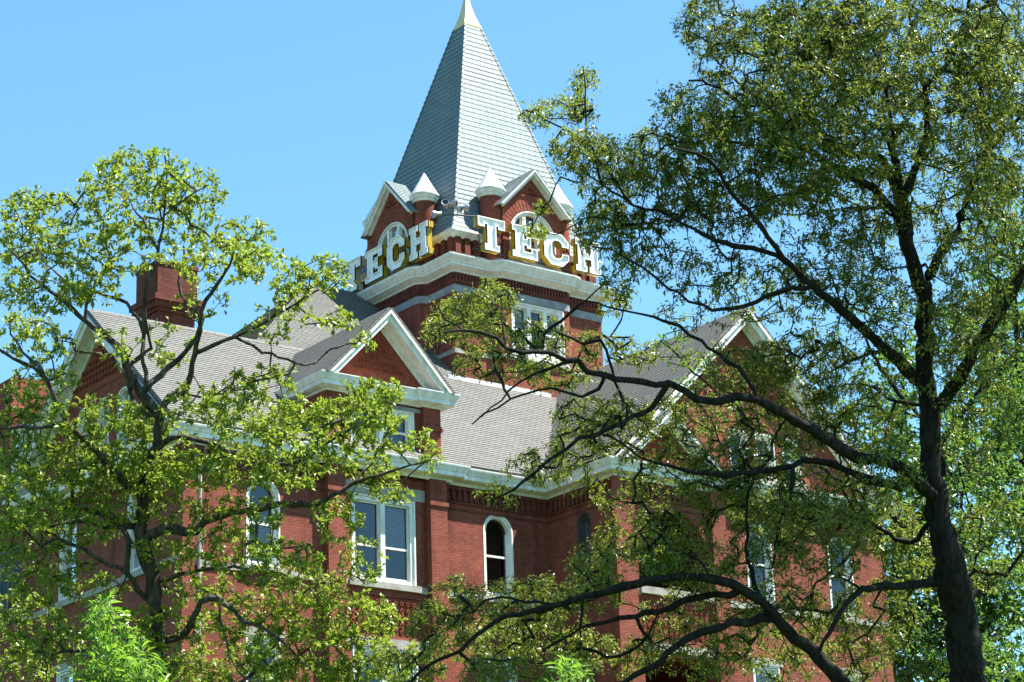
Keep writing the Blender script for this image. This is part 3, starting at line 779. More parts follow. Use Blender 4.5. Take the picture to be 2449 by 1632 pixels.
for cx_, cy_ in ((TU - 1.38, TV - TO), (TU + 1.38, TV - TO), (TU - TO, TV - 1.38), (TU - TO, TV + 1.38), (TU + TO, TV - 1.38), (TU + TO, TV + 1.38), (TU - 1.38, TV + TO), (TU + 1.38, TV + TO)):
    m = MB(); m.lathe((cx_, cy_), [(0.0, 28.9), (0.34, 28.9), (0.35, 31.42)], 28); t = m.build("turret", BRICK, hall, smooth=True)
    m = MB(); m.lathe((cx_, cy_), [(0.34, 31.36), (0.40, 31.37), (0.41, 31.44), (0.45, 31.47), (0.47, 31.56), (0.50, 31.58), (0.50, 31.63), (0.47, 31.645), (0.23, 32.06), (0.02, 32.44), (0, 32.45)], 32); m.build("turret_cap", WHITE, t, smooth=True)

# far left rear parts of the hall: tall stack, clapboard box, shuttered window
m = MB(); m.box(33.0, 36.0, 69.55, 73.0, 14, 24.55); m.box(32.85, 36.15, 69.4, 73.2, 24.55, 24.72); m.box(33.15, 35.8, 69.8, 72.8, 24.72, 25.75)
m.build("rear_chimney", BRICK, hall)
m = MB(); m.box(33.0, 35.2, 67.6, 69.3, 16, 23.7)
z = 21.2
while z < 23.6:
    for q in (((32.97, 67.57), (35.2, 67.57)), ((32.97, 67.57), (32.97, 69.3))):
        (xa, ya), (xb, yb) = q; d = (0, -0.03) if ya == yb else (-0.03, 0)
        m.poly([(xa + d[0], ya + d[1], z), (xb + d[0], yb + d[1], z), (xb, yb, z + .14), (xa, ya, z + .14)]); m.poly([(xa + d[0], ya + d[1], z), (xb + d[0], yb + d[1], z), (xb, yb, z), (xa, ya, z)])
    z += 0.14
m.box(32.9, 35.3, 67.5, 69.4, 23.7, 23.85)
m.build("clapboard_penthouse", SIDING, hall)
m = MB(); m.poly([(UD + .5, 65.1, ZB), (UD + .5, 74, ZB), (UD + .5, 74, 21.2), (UD + .5, 65.1, 21.2)]); m.poly([(UD, 65.1, ZB), (UD + .5, 65.1, ZB), (UD + .5, 65.1, 20.2), (UD, 65.1, 20.2)])
m.poly([(UD + .5, 65.1, 21.2), (UD + .5, 74, 21.2), (40, 74, 21.2), (40, 65.1, 21.2)]); m.build("rear_wall", BRICK, hall)
for v0 in (65.9, 66.75):
    m = MB(); z = 17.2; x = UD + .42
    m.box(x, x + .07, v0, v0 + .06, 17.1, 19.4); m.box(x, x + .07, v0 + .56, v0 + .62, 17.1, 19.4)
    while z < 19.35: m.slab([(x + .01, v0 + .06, z), (x + .01, v0 + .56, z), (x + .06, v0 + .56, z + .06), (x + .06, v0 + .06, z + .06)], (0, 0, .012)); z += .075
    m.box(x + .062, x + .075, v0 + .06, v0 + .56, 17.12, 19.38)
    m.build("louvred_shutter", BLUE_SH, hall)

# ================================================================== LETTER SIGNS
LET = {
 'T': (1.07, [(0.26, 0), (0.84, 0), (0.84, .21), (0.72, .21), (0.72, .87), (0.80, .87), (0.80, .76), (1.07, .76), (1.07, 1.1), (0, 1.1), (0, .76), (.27, .76), (.27, .87), (.37, .87), (.37, .21), (.26, .21)]),
 'E': (1.00, [(0, 0), (1.0, 0), (1.0, .38), (.76, .38), (.76, .23), (.46, .23), (.46, .44), (.58, .44), (.58, .35), (.74, .35), (.74, .75), (.58, .75), (.58, .66), (.46, .66), (.46, .87), (.76, .87), (.76, .73), (1.0, .73), (1.0, 1.1), (0, 1.1), (0, .89), (.12, .89), (.12, .21), (0, .21)]),
 'C': (1.00, [(.28, 0), (.74, 0), (1.0, .24), (1.0, .43), (.72, .43), (.72, .34), (.63, .25), (.42, .25), (.32, .35), (.32, .75), (.42, .85), (.63, .85), (.72, .76), (.72, .67), (1.0, .67), (1.0, .86), (.74, 1.1), (.28, 1.1), (0, .84), (0, .26)]),
 'H': (1.02, [(0, 0), (.46, 0), (.46, .2), (.38, .2), (.38, .44), (.64, .44), (.64, .2), (.56, .2), (.56, 0), (1.02, 0), (1.02, .2), (.93, .2), (.93, .9), (1.02, .9), (1.02, 1.1), (.56, 1.1), (.56, .9), (.64, .9), (.64, .66), (.38, .66), (.38, .9), (.46, .9), (.46, 1.1), (0, 1.1), (0, .9), (.09, .9), (.09, .2), (0, .2)]),
}
def inset(poly, d):
    n = len(poly); out = []
    for i in range(n):
        p0, p1, p2 = (np.array(poly[j % n], float) for j in (i - 1, i, i + 1))
        a = (p1 - p0) / np.linalg.norm(p1 - p0); b = (p2 - p1) / np.linalg.norm(p2 - p1)
        na, nb = np.array([-a[1], a[0]]), np.array([-b[1], b[0]])
        mt = na + nb; mt = mt / max(1e-6, (mt @ mt) / 2) * 1.0
        out.append(tuple(p1 + mt * d))
    return out
def sign(axis, plane, start, step, z0, label, cream_first):
    loc = (TU, plane, z0) if axis == 'R' else (plane, TV, z0)
    root = empty("letter_sign", loc, label, "sign", "lettering on the tower"); fn0 = frame(axis, plane)
    x = start
    for i, ch in enumerate("TECH"):
        wd, poly = LET[ch]; cpos = x
        fn = (lambda s, d, z, c=cpos: fn0(c + step * s, d, z0 + z))
        side = MB()
        for j in range(len(poly)):
            a, b = poly[j], poly[(j + 1) % len(poly)]
            side.poly([fn(a[0], 0, a[1]), fn(b[0], 0, b[1]), fn(b[0], .23, b[1]), fn(a[0], .23, a[1])])
        tess(side, fn, poly, [], .23)
        lt = side.build("letter", CREAM if (cream_first and i == 0) else YELLOW, root)
        f = MB(); ins = inset(poly, 0.03)
        ring(f, fn, poly, [ins], -0.02, 0.05); tess(f, fn, ins, [], 0.045)
        # bulbs sockets along the stroke
        f.build("letter_face", CREAM if (cream_first and i == 0 and False) else LETTER_W, lt)
        sk = MB()
        for (px, pz) in grid_in(poly, 0.145, 0.06)[::5]:
            q = [(px + .010 * math.cos(t), pz + .010 * math.sin(t)) for t in np.arange(0, 6.2, 1.05)]
            ring(sk, fn, q, [], 0.02, 0.044)
        sk.build("bulb_socket", METAL_D, lt)["kind"] = "stuff"
        x += step * (wd + 0.285)
    end = x - step * 0.285
    fr = MB()
    for z in (0.08, 1.02):
        a, b = fn0(start, .30, z0 + z), fn0(end, .30, z0 + z); fr.tube([a, b], 0.022, 6)
    for k in range(6):
        s = start + (end - start) * (k + .3) / 6
        fr.tube([fn0(s, .28, z0 - .1), fn0(s, .28, z0 + .75)], 0.018, 6); fr.tube([fn0(s, .29, z0 - .1), fn0(s, .75, z0 - .1)], 0.018, 6)
    fr.build("support_frame", METAL_D, root)
    return root
sign('R', 60.20, 44.40, 1.0, 29.24, "white and yellow TECH letters on the bright sunlit tower face, over its triple window", False)
sign('L', 43.30, 66.34, -1.0, 29.24, "white and yellow TECH letters on the shaded left tower face, first T with cream sides", True)

# ================================================================== small things on the building
def floods(name, pts, aim, rail, label):
    root = empty("floodlight_cluster", pts[0], label, "floodlight", "roof floodlights"); 
    r = MB(); r.tube(rail, 0.025, 6); 
    for p in pts: r.tube([p, (p[0], p[1], p[2] - .22)], 0.015, 6)
    r.build("mounting_rail", METAL_D, root)
    for i, p in enumerate(pts):
        d = Vector(aim[i % len(aim)]).normalized(); a = d.orthogonal().normalized(); b = d.cross(a); p = Vector(p); mb = MB()
        prof = [(0.03, -.16), (0.06, -.14), (0.075, -.02), (0.11, .06), (0.125, .13), (0.12, .14), (0.1, .135)]
        for j in range(len(prof) - 1):
            for k in range(12):
                t0, t1 = k * math.pi / 6, (k + 1) * math.pi / 6
                f = lambda r, x, t: p + d * x + (a * math.cos(t) + b * math.sin(t)) * r
                mb.poly([f(prof[j][0], prof[j][1], t0), f(prof[j][0], prof[j][1], t1), f(prof[j + 1][0], prof[j + 1][1], t1), f(prof[j + 1][0], prof[j + 1][1], t0)])
        lamp = mb.build("lamp", METAL if 'corner' in label else METAL_D, root, smooth=True)
        g = MB(); g.poly([p + d * .135 + (a * math.cos(t) + b * math.sin(t)) * .1 for t in np.arange(0, 6.28, math.pi / 6)]); g.build("lamp_glass", GLASS, lamp)
    return root
floods("f", [(43.22, 60.75, 30.32), (43.32, 60.42, 30.55), (43.48, 60.25, 30.55), (43.62, 60.18, 30.42), (43.85, 60.14, 30.45)],
       [(-1, .3, -.2), (-.6, -.8, .3), (.6, -.9, .1), (.7, -.7, -.3), (.9, -.6, 0)],
       [(43.2, 60.8, 30.25), (43.45, 60.3, 30.2), (44.4, 60.22, 30.3)], "silvery floodlights clustered at the near corner of the spire, between the two letter signs")
floods("f", [(43.0, 66.55, 30.3), (43.05, 66.75, 30.42), (43.15, 66.9, 30.2)], [(-.3, 1, .2), (-.8, .6, .1), (-.9, 0, -.2)],
       [(43.3, 66.2, 30.1), (43.0, 66.9, 30.1)], "dark floodlights behind the cream T at the far left corner of the tower")
m = MB(); m.box(38.83, 38.97, dv - .10, dv - .003, 20.98, 21.16); wb_ = m.build("junction_box", WHITE, None, bevel=0.012); tag(wb_, "small white box fixed to the right brick pier of the dormer", "junction box")

# ================================================================== TREES
def catmull(P, step):
    P = np.asarray(P, float); 
    if len(P) < 3: 
        n = max(2, int(np.linalg.norm(P[-1] - P[0]) / step)); return P[0] + (P[-1] - P[0]) * np.linspace(0, 1, n)[:, None]
    E = np.vstack([2 * P[0] - P[1], P, 2 * P[-1] - P[-2]]); out = []
    for i in range(len(P) - 1):
        p0, p1, p2, p3 = E[i:i + 4]; n = max(1, int(np.linalg.norm((p2 - p1)[:3]) / step))
        t = (np.arange(n) / n)[:, None]
        out.append(0.5 * (2 * p1 + (p2 - p0) * t + (2 * p0 - 5 * p1 + 4 * p2 - p3) * t ** 2 + (3 * p1 - p0 - 3 * p2 + p3) * t ** 3))
    out.append(P[-1:]); return np.vstack(out)

def frames(T):
    T = T / np.maximum(1e-9, np.linalg.norm(T, axis=1))[:, None]
    ref = np.where(np.abs(T[:, 2:3]) > 0.9, np.array([[1.0, 0, 0]]), np.array([[0, 0, 1.0]]))
    A = np.cross(T, ref); A /= np.linalg.norm(A, axis=1)[:, None]; return A, np.cross(T, A)

class Tree:
    def __init__(s, depth, seed):
        s.d = depth; s.rng = np.random.default_rng(seed); s.pos = np.zeros((400000, 3)); s.par = np.full(400000, -1); s.rad = np.zeros(400000); s.n = 0; s.limbs = []
    def limb(s, px, r0, r1, dd=0.0, d0=None, attach=True):
        """px: traced photo points [(x, y)], r0/r1 radii in photo px at start and end, dd: depth change over its length (m)"""
        px = np.array(px, float); seg = np.r_[0, np.cumsum(np.hypot(*np.diff(px, axis=0).T))]; t = seg / seg[-1]
        base = s.d if d0 is None else d0; start = -1
        if attach and s.n:
            # join the nearest limb already there, seen along the first point's line of sight
            q = at(px[0, 0], px[0, 1], s.d); rel = s.pos[:s.n] - CAM; dep = rel @ FW
            on = CAM + (q - CAM) * (dep / s.d)[:, None]; dist = np.linalg.norm(s.pos[:s.n] - on, axis=1)
            start = int(np.argmin(dist)); base = dep[start]
        wob = np.cumsum(s.rng.normal(0, 0.12, len(px))); wob -= wob[0]
        dep = base + dd * t ** 0.9 + wob
        P = at(px[:, 0], px[:, 1], dep)
        if start >= 0: P = np.vstack([s.pos[start][None], P]) if np.linalg.norm(P[0] - s.pos[start]) > 0.12 else np.vstack([s.pos[start][None], P[1:]])
        C = catmull(P, 0.16)
        k = s.d / FPX; L = np.linspace(0, 1, len(C))
        rad = k * (np.interp(L, t, r0) if isinstance(r0, (list, tuple)) else r0 + (r1 - r0) * L ** 0.8); rad *= 1 + 0.10 * np.interp(L, np.linspace(0, 1, 14), s.rng.normal(0, 1, 14))
        jit = s.rng.normal(0, 0.018, C.shape); jit[0] = 0; C = C + jit
        i0 = s.n; s.pos[i0:i0 + len(C)] = C; s.rad[i0:i0 + len(C)] = rad
        s.par[i0:i0 + len(C)] = np.r_[start, np.arange(i0, i0 + len(C) - 1)]; s.n += len(C)
        s.limbs.append((i0, s.n, start))
    def scatter(s, ells, dens, spread, scale=1.0):
        """crown points from clumps (cx, cy, rx, ry, weight) seen in the photo, each at its own depth"""
        out = []
        for e in ells:
            cx, cy, rx, ry = [v * scale for v in e[:4]]; wt = e[4] if len(e) > 4 else 1.0
            n = max(3, int(math.pi * rx * ry * dens * wt)); rr = s.rng.random(n) ** 0.55; a = s.rng.random(n) * 2 * math.pi
            x, y = cx + rx * rr * np.cos(a), cy + ry * rr * np.sin(a)
            off = s.rng.normal(0, spread * 0.45); dz = off + np.sqrt(np.maximum(0.05, 1 - rr ** 2)) * s.rng.uniform(-1, 1, n) * (0.55 * (rx + ry) / 2 / FPX * s.d + 0.5)
            out.append(at(x, y, s.d + dz))
        return np.vstack(out)
    def grow(s, pts, seg=0.17, jit=0.035, keep=1.9, lift=0.03):
        """join every crown point to the nearest wood with a crooked twig"""
        base = s.pos[:s.n:4]
        dmin = np.array([np.min(((base - p) ** 2).sum(1)) for p in pts]); tips = []
        s.nl = s.n
        for i in np.argsort(dmin):
            p = pts[i]; d = s.pos[:s.n] - p; q = (d * d).sum(1); j = int(np.argmin(q)); L = math.sqrt(q[j])
            if L < 0.05: tips.append(j); continue
            n = max(1, int(L / seg)); t = (np.arange(1, n + 1) / n)[:, None]
            C = s.pos[j] + (p - s.pos[j]) * t
            w = np.cumsum(s.rng.normal(0, jit, (n, 3)), 0); w -= w[-1] * t; C = C + w
            C[:, 2] -= lift * L * np.sin(np.pi * t[:, 0]) * s.rng.uniform(-0.5, 1.5)
            i0 = s.n; s.pos[i0:i0 + n] = C; s.par[i0:i0 + n] = np.r_[j, np.arange(i0, i0 + n - 1)]; s.n += n; tips.append(s.n - 1)
        s.tips = np.array(tips)
    def wood(s, name, mat, root, rt=0.0045, pw=0.38, rmax=0.028, sides=12):
        cnt = np.zeros(s.n); 
        np.add.at(cnt, s.tips, 1.0)
        for i in range(s.n - 1, -1, -1):
            if s.par[i] >= 0: cnt[s.par[i]] += cnt[i]
        r = np.minimum(rmax, rt * np.maximum(1, cnt) ** pw); r[:s.nl] = s.rad[:s.nl]
        V, F = [], []; nv = 0
        for (a, b, st) in s.limbs:      # limbs as continuous tubes with a swelling, uneven skin
            C = s.pos[a:b]; T = np.gradient(C, axis=0); A, B = frames(T); rr = r[a:b]
            ang = np.arange(sides) * 2 * math.pi / sides
            ridge = s.rng.normal(0, 0.10, sides); lob = 1 + 0.085 * s.rng.normal(0, 1, (len(C), sides)) + ridge[None] * np.cos(np.arange(len(C)) * 0.35)[:, None]
            ringv = C[:, None] + rr[:, None, None] * lob[:, :, None] * (A[:, None] * np.cos(ang)[None, :, None] + B[:, None] * np.sin(ang)[None, :, None])
            V.append(ringv.reshape(-1, 3)); n = len(C)
            i, kk = np.meshgrid(np.arange(n - 1), np.arange(sides), indexing='ij'); k2 = (kk + 1) % sides
            F.append((np.stack([i * sides + kk, i * sides + k2, (i + 1) * sides + k2, (i + 1) * sides + kk], -1).reshape(-1, 4) + nv)); nv += n * sides
        ids = np.arange(s.nl, s.n); pa = s.par[ids]; ids, pa = ids[pa >= 0], pa[pa >= 0]
        P0, P1 = s.pos[pa], s.pos[ids]; A, B = frames(P1 - P0); r1 = r[ids]; r0 = np.minimum(r[pa], r1 * 1.25)
        ang = np.arange(4) * math.pi / 2; cs, sn = np.cos(ang)[None, :, None], np.sin(ang)[None, :, None]
        dirs = A[:, None] * cs + B[:, None] * sn
        q = np.concatenate([P0[:, None] + dirs * r0[:, None, None], P1[:, None] + dirs * r1[:, None, None]], 1)
        V.append(q.reshape(-1, 3)); base = nv + np.arange(len(ids))[:, None, None] * 8
        pat = np.array([[0, 1, 5, 4], [1, 2, 6, 5], [2, 3, 7, 6], [3, 0, 4, 7]])[None]
        F.append((base + pat).reshape(-1, 4))
        return fast_mesh(name, np.vstack(V), np.vstack(F), mat, root, smooth=True)

def fast_mesh(name, V, F, mat, parent, tint=None, smooth=False):
    me = bpy.data.meshes.new(name); nf, k = F.shape
    me.vertices.add(len(V)); me.vertices.foreach_set("co", np.ascontiguousarray(V, dtype=np.float32).ravel())
    me.loops.add(nf * k); me.loops.foreach_set("vertex_index", np.ascontiguousarray(F, dtype=np.int32).ravel())
    me.polygons.add(nf); me.polygons.foreach_set("loop_start", np.arange(0, nf * k, k, dtype=np.int32)); me.polygons.foreach_set("loop_total", np.full(nf, k, dtype=np.int32))
    if tint is not None:
        a = me.attributes.new("tint", 'FLOAT', 'POINT'); a.data.foreach_set("value", np.ascontiguousarray(tint, dtype=np.float32))
    if smooth: me.polygons.foreach_set("use_smooth", [True] * nf)
    me.materials.append(mat); me.update(calc_edges=True)
    o = bpy.data.objects.new(name, me); COL.objects.link(o)
    if parent is not None: o.parent = parent; o.matrix_parent_inverse = Matrix.Translation(-Vector(parent.location))
    return o

def leaves(name, pos, tang, length, aspect, mat, parent, g, droop=0.15, var=0.3, up=0.5, tint_c=None, fold=0.25):
    """folded leaf blades: base at pos, pointing along tang"""
    n = len(pos); T = tang / np.linalg.norm(tang, axis=1)[:, None]
    ref = g.normal(0, 1, (n, 3)); ref[:, 2] += up * 3; N = ref - (ref * T).sum(1)[:, None] * T; N /= np.linalg.norm(N, axis=1)[:, None]
    W = np.cross(T, N); L = length * (1 + g.normal(0, var, n)).clip(0.35, 1.8); w = L * aspect * (0.8 + 0.4 * g.random(n))
    base = pos; tip = pos + T * L[:, None] - np.array([0, 0, 1]) * (L * droop)[:, None]
    midp = pos + T * (L * 0.56)[:, None] - np.array([0, 0, 1]) * (L * droop * 0.3)[:, None]
    a = midp + W * (w / 2)[:, None] + N * (w * fold)[:, None]; b = midp - W * (w / 2)[:, None] + N * (w * fold)[:, None]
    a2 = pos + (midp - pos) * 0.45 + W * (w * .24)[:, None] + N * (w * fold * .5)[:, None]; b2 = pos + (midp - pos) * 0.45 - W * (w * .24)[:, None] + N * (w * fold * .5)[:, None]
    V = np.stack([base, a2, a, tip, b, b2], 1).reshape(-1, 3); i = np.arange(n)[:, None, None] * 6
    F = (i + np.array([[0, 1, 2, 3], [0, 3, 4, 5]])[None]).reshape(-1, 4)
    tint = (g.random(n) if tint_c is None else tint_c).clip(0, 1)
    return fast_mesh(name, V, F, mat, parent, np.repeat(tint, 6))

def clumps(t, per, radius, g, along=0, up=0.35):
    """leaf origins and directions around the twig tips (and some along the twigs)"""
    idx = np.repeat(t.tips, per)
    if along:
        tw = np.arange(t.nl, t.n); leafless = g.random(len(tw)) < along; idx = np.concatenate([idx, tw[leafless], tw[leafless]])
    P = t.pos[idx]; par = np.where(t.par[idx] >= 0, t.par[idx], idx); D = P - t.pos[par]; D /= np.maximum(1e-6, np.linalg.norm(D, axis=1))[:, None]
    V = D * 0.7 + g.normal(0, 0.75, P.shape); V[:, 2] += up
    P = P - D * (g.random(len(P)) * radius)[:, None] + g.normal(0, radius * 0.28, P.shape)
    ct = g.random(t.n)[idx]                     # leaves of a spray share much of their colour
    return P, V, ct

F2P = 1.0408
# ---- left oak
LEAF_L = mat_leaf("young_oak_leaf", [(0.0, (0.152, 0.099, 0.023)), (0.14, (0.175, 0.190, 0.022)), (0.5, (0.206, 0.286, 0.024)), (0.85, (0.259, 0.335, 0.034)), (1.0, (0.319, 0.373, 0.076))], 0.45, (0.38, 0.50, 0.05))
tl = Tree(44.0, 11)
LL = [
 ([(400, 2420), (392, 2000), (380, 1700), (377, 1500), (352, 1350), (338, 1290), (345, 1180), (366, 1080), (385, 1005)], 34, 15, 0),
 ([(386, 996), (337, 937), (305, 880), (295, 838), (263, 814), (210, 770), (158, 726), (105, 688), (70, 656), (30, 600)], 16, 3, -1.2),
 ([(350, 985), (323, 968), (309, 916), (291, 887), (270, 850)], 11, 5, .9),
 ([(351, 930), (396, 884), (428, 860), (456, 821), (473, 800), (484, 768), (459, 737), (431, 705), (430, 650), (440, 590)], 11, 2.5, 1.0),
 ([(380, 985), (410, 955), (445, 944), (456, 898), (470, 845), (480, 770), (491, 723), (519, 680), (547, 635), (575, 570)], 11, 2.5, -.8),
 ([(477, 842), (561, 807), (614, 779), (666, 754), (730, 712), (790, 680)], 7, 2, -.8),
 ([(561, 808), (628, 842), (684, 860), (730, 873), (772, 856), (793, 838), (850, 815)], 5, 2, .6),
 ([(305, 880), (330, 860), (358, 831), (351, 796), (345, 740)], 7, 2.5, -.6),
 ([(345, 925), (343, 850), (337, 775), (302, 730), (260, 709), (224, 698), (196, 681), (161, 675), (140, 655), (90, 600)], 8, 2.2, 1.6),
 ([(338, 800), (347, 726), (351, 670), (372, 635), (379, 600), (390, 520), (400, 440), (395, 370)], 8, 2, .4),
 ([(379, 600), (350, 540), (310, 480), (270, 400)], 4, 1.6, 1), ([(390, 520), (440, 480), (500, 440)], 3.5, 1.4, -1),
 ([(215, 772), (207, 723), (242, 653), (260, 618), (240, 540), (220, 460)], 5.5, 1.6, .8),
 ([(340, 1185), (290, 1150), (230, 1080), (160, 1012), (126, 944), (102, 895), (53, 867), (10, 849), (-40, 800)], 13, 3, -1.6),
 ([(102, 895), (88, 867), (53, 845), (20, 780)], 6, 2, .8),
 ([(160, 1012), (80, 1020), (0, 1022), (-50, 1010)], 8, 3, 1.0),
 ([(345, 1280), (394, 1267), (468, 1270), (493, 1245), (581, 1221), (669, 1207), (757, 1208), (796, 1186), (842, 1157), (951, 1125), (1028, 1097)], 15, 2, -1.0),
 ([(345, 1272), (292, 1256), (246, 1263), (211, 1249), (169, 1249), (70, 1267), (0, 1250)], 11, 2.5, .9),
 ([(282, 1254), (246, 1228), (197, 1217), (134, 1210), (109, 1189), (95, 1150), (60, 1100)], 9, 2.5, -.8),
 ([(160, 1212), (172, 1172), (190, 1133), (197, 1101), (215, 1050)], 6, 2, -.3),
 ([(345, 1432), (303, 1372), (246, 1340), (194, 1312), (134, 1288), (102, 1302), (53, 1260), (10, 1228)], 10, 3, -.9),
 ([(303, 1372), (300, 1330), (306, 1291), (292, 1256)], 9, 7, 0),
 ([(378, 1545), (440, 1513), (468, 1460), (500, 1428), (542, 1446), (581, 1485), (616, 1499), (669, 1530), (740, 1600)], 13, 3, -1.0),
 ([(362, 1392), (387, 1386), (458, 1369), (563, 1355), (634, 1372), (669, 1362), (704, 1383), (740, 1420), (800, 1440)], 7, 2, .8),
 ([(382, 1640), (470, 1660), (581, 1626), (616, 1601), (687, 1583), (740, 1555), (830, 1520), (900, 1500)], 9, 2, -.5),
 ([(518, 1440), (535, 1520), (560, 1590), (600, 1632)], 4, 2, -.6),
 ([(366, 1080), (420, 1045), (500, 1060), (600, 1105), (705, 1108), (754, 1083), (810, 1041), (853, 1020), (898, 996), (915, 960)], 9, 2, -1.2),
 ([(820, 1165), (888, 1115), (905, 1073), (933, 1024), (970, 1000)], 4, 1.6, .4),
 ([(480, 948), (560, 935), (640, 900), (700, 880)], 4, 1.5, .8),
 ([(378, 1600), (300, 1580), (200, 1560), (80, 1560)], 8, 2.5, -.8),
]
for px, a, b, dd in LL: tl.limb(px, a * (.82 if tl.n else 1), b * .9, dd, d0=44.0 if not tl.n else None)
EL = [(330, 395, 105, 55), (430, 440, 90, 55), (250, 440, 75, 60), (380, 510, 140, 60, .8), (90, 485, 95, 50), (50, 570, 70, 55), (190, 555, 110, 60), (560, 545, 70, 45), (500, 600, 120, 55, .8), (610, 610, 70, 45),
 (300, 600, 80, 40, .5), (100, 670, 110, 55, .8), (50, 770, 60, 50), (200, 660, 100, 45, .7), (740, 635, 65, 50), (670, 670, 60, 35), (775, 735, 40, 32), (640, 740, 90, 40, .5), (470, 690, 70, 50, .3), (835, 785, 28, 25),
 (100, 890, 100, 50, .8), (60, 960, 70, 60), (220, 960, 110, 50, .9), (330, 970, 80, 40), (270, 800, 60, 50, .35), (150, 1050, 150, 70), (390, 790, 60, 60, .4), (120, 800, 60, 60, .6),
 (480, 930, 100, 50, .7), (600, 880, 90, 40, .8), (560, 960, 130, 50), (640, 1010, 120, 50), (380, 1050, 150, 60), (500, 1080, 160, 50), (250, 1100, 180, 60), (60, 1150, 80, 80), (150, 1200, 150, 55, .9), (350, 1160, 120, 45, .9),
 (560, 1180, 110, 45, .8), (450, 1260, 140, 50, .8), (620, 1290, 120, 60, .9), (100, 1320, 110, 70, .8), (220, 1340, 80, 50, .6), (60, 1430, 90, 80), (200, 1470, 150, 60, .9), (330, 1520, 90, 60, .8), (60, 1530, 90, 50, .8), (420, 1550, 90, 40, .8), (330, 1430, 60, 50, .7), (20, 1250, 60, 60, .7), (700, 1560, 120, 40, .8), (850, 1560, 90, 40, .8), (10, 1050, 50, 60, .8), (480, 1420, 110, 70, .7), (610, 1420, 120, 60),
 (700, 1350, 100, 55), (770, 1190, 70, 60, .7), (830, 1290, 50, 60, .8), (540, 1530, 150, 55), (700, 1500, 140, 65), (820, 1420, 100, 65), (880, 1520, 80, 55, .9), (850, 910, 85, 40, 1.2), (790, 960, 110, 45, 1.1), (900, 1000, 90, 45), (985, 1050, 35, 35),
 (760, 1040, 90, 45, .9), (860, 1080, 65, 38), (900, 1130, 50, 30), (700, 950, 80, 45), (660, 1090, 90, 40, .8), (450, 1350, 80, 40, .6)]
pts = tl.scatter(EL, 5.2e-3, 1.5, F2P)
tl.grow(pts)
left_oak = empty("oak_tree", tuple(tl.pos[0]), "sunlit oak with bright yellow-green new leaves and crooked grey limbs at the left", "tree", "oak trees in front of the hall")
tl.wood("trunk", BARK_L, left_oak)
g = tl.rng; P, V, ct = clumps(tl, 13, 0.10, g, along=0.08)
leaves("crown", P, V, 0.088, 0.50, LEAF_L, left_oak, g, tint_c=0.55 * ct + 0.45 * g.random(len(P)))
print("left oak", tl.n, len(P))

